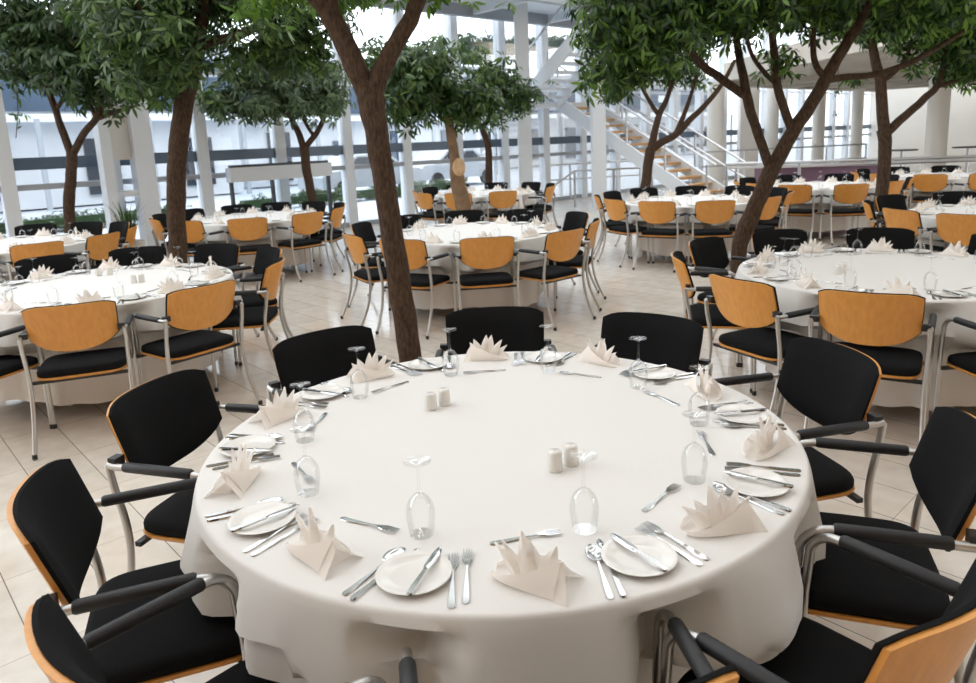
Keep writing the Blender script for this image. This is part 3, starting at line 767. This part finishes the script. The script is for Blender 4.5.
# name in labels, centre, chair places (angle, radius of the back), settings phase, level of detail
TABLES = [
    ('the front table', (0.005, 2.138), [(90, 1.27), (54, 1.225), (18.1, 1.32, -6), (-16.9, 1.304, -3), (-51.5, 1.303, -2), (-85.2, 1.25, 4), (-122.3, 1.315, -8.7), (-156.1, 1.262, -2.5), (166.9, 1.27, -3), (129.5, 1.225)], 18, 3),
    ('the table under the crooked tree', (2.50, 4.47), fill([(-153.5, 1.31), (-122.5, 1.27), (-86, 1.34), (133, 1.32), (168, 1.30), (99, 1.30), (64, 1.27), (25, 1.27)]), -10, 3),
    ('the table behind the forked trunk', (-0.19, 7.33), fill([(-82.5, 1.30), (-49, 1.36), (-117, 1.32), (-150, 1.30), (-14, 1.28), (22, 1.28), (60, 1.27), (95, 1.27), (130, 1.27), (166, 1.25)]), 25, 2),
    ('the table left of the aisle', (-2.82, 5.15), fill([(-69.5, 1.30), (-36.5, 1.33), (4, 1.27), (38, 1.30), (71, 1.30), (104, 1.27), (-104, 1.3), (137, 1.27), (172, 1.27)]), 2, 3),
    ('the table in the glass corner', (-5.36, 7.98), fill([(-45, 1.33), (-13, 1.32), (19, 1.30), (52, 1.30), (78, 1.27), (108, 1.27), (-79, 1.3)]), 19, 1),
    ('the table before the entrance', (-3.25, 10.04), fill([(-76.5, 1.30), (-41, 1.30), (-111, 1.33), (-8, 1.25), (28, 1.25), (62, 1.27), (92, 1.27), (120, 1.27)]), 34, 1),
    ('the table beyond the pale trunk', (-0.06, 12.95), fill([(-140, 1.38), (-109, 1.38), (-76.5, 1.33), (-54, 1.38), (-22, 1.27), (-166, 1.27), (12, 1.27), (148, 1.27)]), 33, 1),
    ('the table before the stairs', (2.74, 9.82), fill([(-156, 1.28), (-124, 1.31), (-92.5, 1.33), (-60, 1.32), (172, 1.27), (140, 1.27), (-25, 1.27)]), 20, 1),
    ('the table by the mauve counter', (5.24, 11.46), fill([(-129, 1.35), (-96, 1.36), (-62, 1.27), (-25, 1.27), (-160, 1.27), (166, 1.27)]), 13, 1),
    ('the table by the white wall', (7.75, 12.5), fill([(-126, 1.34), (-93, 1.36), (-58, 1.33), (-160, 1.33)]), 31, 1),
    ('the table beside the mulched pit', (5.13, 7.08), fill([(-140, 1.32), (-170, 1.27), (152, 1.27), (-105, 1.27)]), 7, 1),
]
TH = 0.735    # table top; the cloth lies at 0.745
def make_table():
    r = empty('round_table')
    MB().lathe([(0.0, 0.712), (0.82, 0.712), (0.83, 0.716), (0.83, TH - 0.004), (0.825, TH), (0.0, TH)], 48).obj('tabletop', MT['beech'], r, True)
    for sx, sy in ((1, 1), (1, -1), (-1, 1), (-1, -1)):
        MB().tube([(sx * 0.33, sy * 0.33, 0.0), (sx * 0.33, sy * 0.33, 0.712)], 0.02, 10).obj('leg', MT['tube'], r, True)
    return Proto(r)
TABLE = make_table()
CLOTH_Z = 0.745
def front_hem(th):
    a = math.degrees(th); a = (a + 180) % 360 - 180
    xs = [-180, -150, -140, -128, -121, -120, -112, -90, -64, -57, -50, -40, -30, 0, 60, 120, 180]
    zs = [0.56, 0.59, 0.62, 0.60, 0.61, 0.55, 0.50, 0.44, 0.48, 0.52, 0.54, 0.52, 0.50, 0.46, 0.42, 0.46, 0.56]
    return float(np.interp(a, xs, zs))
CLOTH_LABEL = 'white linen cloth draped over '
chair_xy = []
for ti, (tn, c, chairs, sph, lod) in enumerate(TABLES):
    TABLE.put((c[0], c[1], 0), 0.2 * ti, 'round beech-topped banquet table under the cloth of ' + tn, 'table', 'round banquet tables')
    # chairs
    feet = []
    hrs = hours_for([q[0] for q in chairs])
    for ch, hr in zip(chairs, hrs):
        a, rb = ch[0], ch[1]
        e = np.array([math.cos(math.radians(a)), math.sin(math.radians(a))])
        r0 = rb - 0.28
        jit = ch[2] if len(ch) > 2 else 0
        p = np.array(c) + e * r0
        pts = [(p[0] + dx, p[1] + dy, z) for dx in (-0.25, 0.25) for dy in (-0.25, 0.25) for z in (0, 0.85)]
        if not in_frame(pts, 0): continue
        # keep chairs of neighbouring tables and trunks apart
        if any((p[0] - q[0]) ** 2 + (p[1] - q[1]) ** 2 < 0.20 for q in chair_xy): continue
        chair_xy.append(p)
        _a = math.radians(a + 180 + (ch[2] if len(ch) > 2 else 0)); feet.append((p[0] - c[0], p[1] - c[1], math.cos(_a), math.sin(_a)))
        rz = math.radians(a + 90 + jit)           # local +Y faces the table
        face = -e; view = np.array([p[0], p[1]]); view /= np.linalg.norm(view)
        d = float(face @ view)
        look = 'showing its beech back' if d > 0.35 else ('showing its black padded front' if d < -0.35 else 'seen side-on')
        CHAIR.put((p[0], p[1], 0), rz, "armchair %s, %s o'clock side of %s" % (look, hr, tn), 'chair', 'armchairs around ' + tn)
    if ti == 0:
        o = cloth_mesh(0.895, CLOTH_Z, front_hem, 0.034, 14, 3, 0.048, feet).obj('tablecloth', MT['cloth'], None, True, (c[0], c[1], 0))
        tag(o, 'short white overcloth with wavy hem on the front table', 'tablecloth')
        o = cloth_mesh(0.893, CLOTH_Z - 0.005, lambda t: 0.13, 0.034, 14, 3, 0.048, feet, 0.022).obj('tablecloth', MT['cloth'], None, True, (c[0], c[1], 0))
        tag(o, 'long white undercloth hanging below the overcloth of the front table', 'tablecloth')
    else:
        o = cloth_mesh(0.895, CLOTH_Z, lambda t, k=ti: 0.11 + 0.02 * math.sin(4 * t + k), 0.042, 22 + ti % 3, 20 + ti, 0.065, feet).obj('tablecloth', MT['cloth'], None, True, (c[0], c[1], 0))
        tag(o, CLOTH_LABEL + tn, 'tablecloth', 'white floor-length tablecloths')
    # settings
    angs = [sph + 36 * k for k in range(10)]
    hrs = hours_for(angs)
    for a, hr in zip(angs, hrs):
        rg = random.Random(ti * 100 + int(a))
        e = np.array([math.cos(math.radians(a)), math.sin(math.radians(a))]); inw = -e; rt = np.array([inw[1], -inw[0]])
        org = np.array(c) + e * 0.9
        th0 = math.atan2(inw[1], inw[0]) - PI / 2
        def P(x, y, z=CLOTH_Z): q = org + rt * x + inw * y; return (q[0], q[1], z)
        def J(s): return rg.uniform(-s, s)
        def vis(x, y): return in_frame([P(x, y)], 4)
        at = "%s o'clock place of %s" % (hr, tn)
        if vis(0.05, 0.11):
            NAPKIN.put(P(0.05 + J(0.01), 0.115 + J(0.012)), th0 + (-0.25 + J(0.25)), 'folded cream napkin, ' + at, 'napkin', 'folded napkins')
        if vis(-0.19, 0.15):
            PLATE.put(P(-0.197 + J(0.006), 0.150 + J(0.006)), 0, 'small white side plate, ' + at, 'plate', 'side plates')
        if vis(0.18, 0.3):
            GLASS.put(P(0.185 + J(0.01), 0.305 + J(0.012)), J(3), 'tall upturned wine glass, ' + at, 'glass', 'upturned wine glasses')
        if lod >= 3:
            if vis(-0.18, 0.1):
                # lies across the plate
                BKNIFE.put(P(-0.205 + J(0.01), 0.065, CLOTH_Z + 0.0137), th0 - (0.32 + J(0.25)), 'butter knife on the side plate, ' + at, 'knife', 'butter knives')
            if vis(-0.1, 0.1):
                FORK.put(P(-0.112, 0.038 + J(0.008)), th0 + J(0.06), 'outer table fork, ' + at, 'fork', 'table forks')
                FORK.put(P(-0.084, 0.042 + J(0.008)), th0 + J(0.05), 'inner table fork, ' + at, 'fork', 'table forks')
            if vis(0.2, 0.1):
                SPOON.put(P(0.203, 0.046 + J(0.008)), th0 + 0.04 + J(0.04), 'table spoon beside the knife, ' + at, 'spoon', 'table spoons')
                KNIFE.put(P(0.229, 0.048 + J(0.008)), th0 + 0.05 + J(0.04), 'table knife beside the spoon, ' + at, 'knife', 'table knives')
            if vis(0.05, 0.28):
                DFORK.put(P(-0.035, 0.268 + J(0.01)), th0 - PI / 2 + 0.2 + J(0.06), 'dessert fork above the napkin, ' + at, 'fork', 'dessert forks')
        if ti in (1, 3) and hr in ('nine', 'eleven', 'ten', 'one', 'twelve') and vis(0.25, 0.24):
            SGLASS.put(P(0.262 + J(0.01), 0.272 + J(0.01)), 0, 'smaller upturned glass, ' + at, 'glass', 'small upturned glasses')

# salt and pepper pairs
for x, y, lab in ((431, 409, 'white shaker before the forked trunk, front one of its pair'), (444.5, 404.5, 'white shaker before the forked trunk, rear one of its pair'),
                  (555, 470, 'white shaker at the front table middle, front one of its pair'), (571, 464, 'white shaker at the front table middle, rear one of its pair')):
    p = atz(x, y, CLOTH_Z); SHAKER.put((p[0], p[1], CLOTH_Z), 0.4, lab, 'shaker', 'salt and pepper shakers')
for x, y, lab in ((99, 276, 'white shaker, rear pair on the table left of the aisle, farther from the aisle'), (110, 275, 'white shaker, rear pair on the table left of the aisle, nearer the aisle'),
                  (134, 283, 'white shaker, front pair on the table left of the aisle, farther from the aisle'), (142, 282, 'white shaker, front pair on the table left of the aisle, nearer the aisle'),
                  (838, 274, 'white shaker on the table under the crooked tree, nearer the trunk'), (844, 272, 'white shaker on the table under the crooked tree, farther from the trunk')):
    p = atz(x, y, CLOTH_Z); SHAKER.put((p[0], p[1], CLOTH_Z), 0.4, lab, 'shaker', 'salt and pepper shakers')

# ------------------------------------------------------------------ stairs, railings, counter
def stair():
    r = empty('staircase')
    B = np.array([5.17, 16.0, 0.0]); zl = 2.54; L = 4.2; n = 15
    up = VA; W = 1.2
    def lp(s, u, z): return B + up * s + UA * u + np.array([0, 0, z])
    for u in (-0.62, 0.62):
        MB().bar(lp(-0.1, u, -0.0), lp(L, u, zl - 0.02), 0.07, 0.30).obj('stringer', MT['whitesteel'], r)
    for k in range(n):
        z = zl * (k + 1) / (n + 1); s = L * (k + 0.6) / n
        MB().bar(lp(s, -0.58, z), lp(s, 0.58, z), 0.29, 0.05).obj('tread', MT['treadwood'], r)
    # landing
    MB().bar(lp(L + 0.6, -2.0, zl - 0.06), lp(L + 0.6, 0.66, zl - 0.06), 1.25, 0.12).obj('landing', MT['whitesteel'], r)
    # upper flight, turning back
    L2 = 2.7; z2 = 4.6
    def up2(s, u, z): return B + up * (L - s) + UA * u + np.array([0, 0, z])
    for u in (-1.98, -0.72):
        MB().bar(up2(0, u, zl - 0.02), up2(L2, u, z2 - 0.1), 0.07, 0.30).obj('stringer', MT['whitesteel'], r)
    for k in range(12):
        z = zl + (z2 - zl) * (k + 0.7) / 12; s = L2 * (k + 0.5) / 12
        MB().bar(up2(s, -1.95, z), up2(s, -0.75, z), 0.27, 0.05).obj('tread', MT['whitesteel'], r)
    # rails
    for u in (-0.62, 0.62):
        for dz in (0.9, 0.55):
            MB().tube([lp(-0.2, u, dz + 0.05), lp(L, u, zl + dz)], 0.024, 8).obj('handrail', MT['railmetal'], r)
        for k in range(5):
            s = L * k / 4 + 0.02; MB().tube([lp(s, u, zl * s / L), lp(s, u, zl * s / L + 0.95)], 0.028, 8).obj('post', MT['railmetal'], r)
    for u in (-1.98,):
        MB().tube([up2(0, u, zl + 0.95), up2(L2, u, z2 + 0.9)], 0.024, 8).obj('handrail', MT['railmetal'], r)
        for k in range(4): s = L2 * k / 3; MB().tube([up2(s, u, zl + (z2 - zl) * s / L2), up2(s, u, zl + (z2 - zl) * s / L2 + 0.95)], 0.024, 8).obj('post', MT['railmetal'], r)
    for u in (-1.9, 0.6): MB().tube([lp(L + 1.1, u, 0), lp(L + 1.1, u, zl - 0.1)], 0.06, 10).obj('support', MT['whitesteel'], r)
    tag(r, 'white steel staircase with wooden treads turning at a landing', 'staircase')
stair()
def railing(lab, pts, zs, step, thick=0.022, slope=None):
    r = empty('railing'); P = [np.array([p[0], p[1], 0.0]) for p in pts]
    for z in zs: MB().tube([p + np.array([0, 0, z]) for p in P], thick, 8).obj('rail', MT['railmetal'], r)
    for a, b in zip(P[:-1], P[1:]):
        n = max(1, int(round(np.linalg.norm(b - a) / step)))
        for k in range(n + (1 if b is P[-1] else 0)):
            q = a + (b - a) * k / n; MB().tube([q, q + np.array([0, 0, zs[0]])], 0.03, 8).obj('post', MT['railmetal'], r)
    if slope: MB().tube([np.array(slope[0]), np.array(slope[1])], 0.024, 8).obj('rail', MT['railmetal'], r)
    tag(r, lab, 'railing')
def gp(x, Y): q = aty(x, 150, Y); return (q[0], q[1])
railing('steel railing between the white post and the staircase foot', [gp(574, 17.6), gp(690, 18.0)], (0.86, ), 1.1, slope=((*gp(540, 17.3), 0.35), (*gp(574, 17.6), 0.86)))
railing('steel railing of slim posts close to the glass wall', [gp(545, 19.6), gp(640, 20.5)], (0.95, 0.55), 0.7)
railing('long steel railing running before the white wall', [gp(727, 14.6), gp(800, 14.2), gp(880, 13.8), gp(1000, 13.4)], (1.0, 0.93), 1.5, 0.03)
railing('thin steel railing far behind the mauve counter', [gp(700, 22.5), gp(866, 24)], (1.05, 0.6), 1.6)
# mauve curved counter
mb = MB(); arc = []
for k in range(17):
    t = k / 16; x = 762 + 122 * t; Y = 15.6 + 0.5 * math.sin(PI * t) - 0.4 * t; arc.append(gp(x, Y))
cw = empty('counter', (arc[8][0], arc[8][1], 0)); ox, oy = arc[8]
body = MB(); top = MB()
def ribbon(mb, z0, z1, d0, d1):
    n = len(arc); vs = []
    for i, (x, y) in enumerate(arc):
        for dd, z in ((d0, z0), (d1, z0), (d1, z1), (d0, z1)): vs.append((x - ox, y - oy + dd, z))
    fs = [(i * 4 + k, i * 4 + (k + 1) % 4, i * 4 + 4 + (k + 1) % 4, i * 4 + 4 + k) for i in range(n - 1) for k in range(4)] + [(3, 2, 1, 0), tuple((n - 1) * 4 + k for k in range(4))]
    return mb.add(vs, fs)
ribbon(body, 0.0, 0.80, 0.0, 0.4).obj('front_panel', MT['purple'], cw, True); ribbon(top, 0.80, 0.84, -0.05, 0.45).obj('worktop', MT['purple'], cw)
tag(cw, 'low curved mauve counter behind the far chairs', 'counter')
def bar_table(x, Y, lab):
    g = gp(x, Y); r = empty('bar_table', (g[0], g[1], 0))
    MB().lathe([(0, 1.04), (0.32, 1.04), (0.33, 1.055), (0.32, 1.07), (0, 1.07)], 28).obj('top', MT['darkframe'], r, True)
    MB().tube([(0, 0, 0.02), (0, 0, 1.04)], 0.03, 10).obj('stem', MT['railmetal'], r)
    MB().lathe([(0, 0), (0.24, 0), (0.24, 0.012), (0, 0.025)], 24).obj('base', MT['railmetal'], r, True)
    tag(r, lab, 'table')
bar_table(902, 16.8, 'tall round dark bar table standing alone before the white wall')
bar_table(968, 17.0, 'tall round dark bar table beside the thick round column')

# ------------------------------------------------------------------ entrance vestibule
dr = empty('door_1', tuple(fac(0, 0)))
o_ = fac(0, 0)
dA, dB = aty(233, 200, 13.2), aty(330, 200, 13.2 + 1.35)
dA[2] = dB[2] = 0
L_ = dB - dA; LU = L_ / np.linalg.norm(L_)
def dl(t, z, n=0.0): return dA + L_ * t + VA * n + np.array([0, 0, z]) - o_
MB().bar(dl(-0.02, 1.24), dl(1.02, 1.24), 0.2, 0.26).obj('header', MT['whitesteel'], dr)
for t in (0.0, 0.40, 1.0): MB().bar(dl(t, 0), dl(t, 1.12), 0.05, 0.08, up=tuple(VA)).obj('jamb', MT['darkframe'], dr)
MB().bar(dl(0, 1.39), dl(1, 1.39), 0.12, 0.05).obj('frame_head', MT['darkframe'], dr)
for a, b in ((0.01, 0.39), (0.41, 0.99)): MB().bar(dl(a, 0.56), dl(b, 0.56), 0.012, 1.1).obj('pane', MT['pane'], dr)
struct(dr)

# potted plant at the white column
pp = aty(129, 240, 11.15); pr_ = empty('potted_plant', (pp[0], pp[1], 0))
MB().lathe([(0, 0), (0.17, 0), (0.22, 0.34), (0.23, 0.36), (0.21, 0.36), (0.20, 0.32), (0, 0.32)], 24).obj('pot', MT['pot'], pr_, True)
g = MB()
for k in range(70):
    a = random.uniform(0, 2 * PI); l = random.uniform(0.35, 0.75); sp = random.uniform(0.1, 0.4)
    pts = [(0.06 * math.cos(a), 0.06 * math.sin(a), 0.3), (sp * 0.5 * math.cos(a), sp * 0.5 * math.sin(a), 0.3 + l * 0.7), (sp * math.cos(a), sp * math.sin(a), 0.3 + l)]
    sx, sy = -math.sin(a), math.cos(a)
    g.add([(pts[0][0] - sx * .006, pts[0][1] - sy * .006, pts[0][2]), (pts[0][0] + sx * .006, pts[0][1] + sy * .006, pts[0][2]), (pts[1][0] + sx * .009, pts[1][1] + sy * .009, pts[1][2]), (pts[1][0] - sx * .009, pts[1][1] - sy * .009, pts[1][2]), pts[2]], [(0, 1, 2, 3), (3, 2, 4)])
g.obj('leaves', MT['leafmid'], pr_)
tag(pr_, 'spiky grass plant in a pale pot at the foot of the white column', 'plant')

# ivy trough on the upper level
q1, q2 = aty(438, 50, 22.0), aty(592, 54, 23.2)
pt = empty('ivy_planter', tuple((q1 + q2) / 2)); oc = (q1 + q2) / 2
MB().bar(q1 - oc + np.array([0, 0, -0.1]), q2 - oc + np.array([0, 0, -0.1]), 0.5, 0.55).obj('trough', MT['greysteel'], pt)
bl = []
for k in range(14):
    q = q1 + (q2 - q1) * (k + 0.5) / 14 - oc; bl.append((q + np.array([0, -0.2, 0.25]), (0.25, 0.25, 0.22 + 0.12 * random.random()), 1)); bl.append((q + np.array([0, -0.32, -0.15]), (0.18, 0.08, 0.3), 0.5))
leaf_obj('ivy', bl, 800, 0.17, MT['leafmid'], pt)
for t in (0.05, 0.95):
    q = q1 + (q2 - q1) * t - oc; MB().bar(q + np.array([0, 0.2, -0.3]), q + np.array([0, 0.2, -oc[2]]), 0.08, 0.08, up=(0, 1, 0)).obj('bracket', MT['whitesteel'], pt)
tag(pt, 'long grey trough of trailing ivy high behind the stair landing', 'planter')
# hanging ivy strands
def strand(x, y0, y1, Y, lab, n=16):
    a, b = aty(x, y0, Y), aty(x, y1, Y); r = empty('hanging_vine', tuple(a)); d = b - a
    MB().tube([(0, 0, 0), tuple(d * 0.5 + np.array([0.03, 0, 0])), tuple(d)], 0.006, 6).obj('stem', MT['bark'], r)
    leaf_obj('leaves', [(d * (k + 0.5) / 6, (0.10, 0.08, abs(d[2]) / 12), 1) for k in range(6)], n, 0.12, MT['leafbright'], r, k=3)
    tag(r, lab, 'plant')
strand(16, 85, 138, 10.6, 'thin vine hanging before the glass wall at the far table', 12)
strand(838, 60, 135, 20.0, 'thin vine hanging between the round columns and the dark trunk', 14)

# ------------------------------------------------------------------ outside
og = MB().prism([tuple(fac(-60, 0.1)[:2]), tuple(fac(90, 0.1)[:2]), tuple(fac(90, 70)[:2]), tuple(fac(-60, 70)[:2])], -0.25, -0.06)
struct(og.obj('ground', MT['snow']))
def hedge(s0, s1, n, h, lab):
    a, b = fac(s0, n), fac(s1, n); c = (a + b) / 2; r = empty('hedge', tuple(c)); L = np.linalg.norm(b - a)
    nbx = int(L / 0.6); bl = []
    for k in range(nbx):
        q = a + (b - a) * (k + 0.5) / nbx - c; bl.append((q + np.array([0, 0, h * 0.5]), (0.42, 0.35, h * 0.55), 1))
    core = MB().bar(a - c + np.array([0, 0, h * 0.40]), b - c + np.array([0, 0, h * 0.40]), 0.3, h * 0.6).obj('core', MT['leafdark'], r)
    leaf_obj('foliage', bl, nbx * 60, 0.12, MT['leafdark'], r, k=5, shell=0.8)
    tag(r, lab, 'hedge')
hedge(-14, 3.0, 6.6, 0.40, 'low clipped green hedge outside, left of the entrance')
hedge(4.8, 13, 6.8, 0.40, 'low clipped green hedge outside, right of the entrance')
def building(s0, s1, n, lab, seed):
    rg = random.Random(seed)
    c = fac((s0 + s1) / 2, n); r = empty('office_building', tuple(c)); W = s1 - s0
    def b(u0, u1, nn, z, w, h, m, name):
        MB().bar(UA * u0 + VA * nn + np.array([0, 0, z]), UA * u1 + VA * nn + np.array([0, 0, z]), w, h).obj(name, m, r)
    b(-W / 2, W / 2, 3, 2.85, 6, 5.7, MT['bwall'], 'wall')
    b(-W / 2, W / 2, -0.35, 3.05, 0.8, 0.25, MT['whitesteel'], 'canopy')
    b(-W / 2, W / 2, -0.06, 3.95, 0.12, 1.3, MT['bglass'], 'window_band')
    b(-W / 2, W / 2, 2.9, 5.8, 6.4, 0.2, MT['greysteel'], 'roof')
    b(-W / 2, W / 2, -0.08, 5.05, 0.16, 0.5, MT['bglass'], 'fascia')
    k = int(W / 3.2)
    for i in range(k):
        u = -W / 2 + (i + 0.5) * W / k
        b(u - 0.55, u + 0.55, -0.07, 1.35 , 0.14, rg.uniform(1.2, 2.3), rg.choice([MT['bdark'], MT['bglass'], MT['bglass']]), 'window')
        b(u + 1.3, u + 1.45, -1.3, 1.5, 0.15, 3.0, MT['greysteel'], 'canopy_post')
        if i % 2: b(u - 0.4, u + 0.4, -0.14, 4.25, 0.06, 0.5, MT['whitesteel'], 'window_light')
    tag(r, lab, 'building')
building(-26, 9, 16, 'long pale office building with blue window bands beyond the hedge', 1)
building(10.5, 52, 19, 'second pale office building seen through the glass behind the stairs', 2)
def car(s, n, m, lab):
    c = fac(s, n, -0.06); r = empty('car', tuple(c), math.radians(42.5))
    prof = [(-2.1, 0.35), (-2.1, 0.75), (-1.9, 0.9), (-1.35, 0.95), (-0.75, 1.42), (0.6, 1.44), (1.25, 0.98), (1.95, 0.85), (2.1, 0.6), (2.1, 0.35)]
    vs = [(x, -0.85, z) for x, z in prof] + [(x, 0.85, z) for x, z in prof]; k = len(prof)
    MB().add(vs, [tuple(range(k)), tuple(reversed(range(k, 2 * k)))] + [(i, i + k, (i + 1) % k + k, (i + 1) % k) for i in range(k)]).obj('body', m, r)
    MB().add([(x, y, z) for y in (-0.87, 0.87) for x, z in ((-1.2, 0.98), (-0.7, 1.36), (0.55, 1.37), (1.05, 0.99))], [(0, 1, 2, 3), (7, 6, 5, 4)]).obj('side_window', MT['bdark'], r)
    for x in (-1.3, 1.3):
        for y in (-0.8, 0.8):
            w = MB().lathe([(0, -0.1), (0.3, -0.1), (0.32, 0), (0.3, 0.1), (0, 0.1)], 20).obj('wheel', MT['plastic'], r, True); w.location = (x, y, 0.32); w.rotation_euler = (PI / 2, 0, 0)
    tag(r, lab, 'car')
car(10.3, 9.0, MT['silverpaint'], 'silver car parked outside beyond the pale trunk')
car(14.8, 9.6, MT['silverpaint'], 'silver car parked outside behind the stair landing')

# ------------------------------------------------------------------ light
w = bpy.data.worlds.new('overcast_sky'); SC.world = w; w.use_nodes = True
bg = w.node_tree.nodes['Background']
bg.inputs['Color'].default_value = (0.93, 0.965, 1.0, 1); bg.inputs['Strength'].default_value = 3.6
def area(name, loc, size, energy, col, rot=(0, 0, 0)):
    l = bpy.data.lights.new(name, 'AREA'); l.shape = 'RECTANGLE'; l.size, l.size_y = size; l.energy = energy; l.color = col
    o = bpy.data.objects.new(name, l); COL.objects.link(o); o.location = loc; o.rotation_euler = rot; return o

SC.view_settings.view_transform = 'Standard'; SC.view_settings.look = 'None'
SC.view_settings.exposure = -0.06; SC.view_settings.gamma = 1.0; SC.view_settings.use_curve_mapping = False
SC.cycles.max_bounces = 12; SC.cycles.transparent_max_bounces = 32; SC.cycles.diffuse_bounces = 4; SC.cycles.glossy_bounces = 4
SC.cycles.sample_clamp_indirect = 6.0
try: SC.cycles.use_denoising = True
except Exception: pass
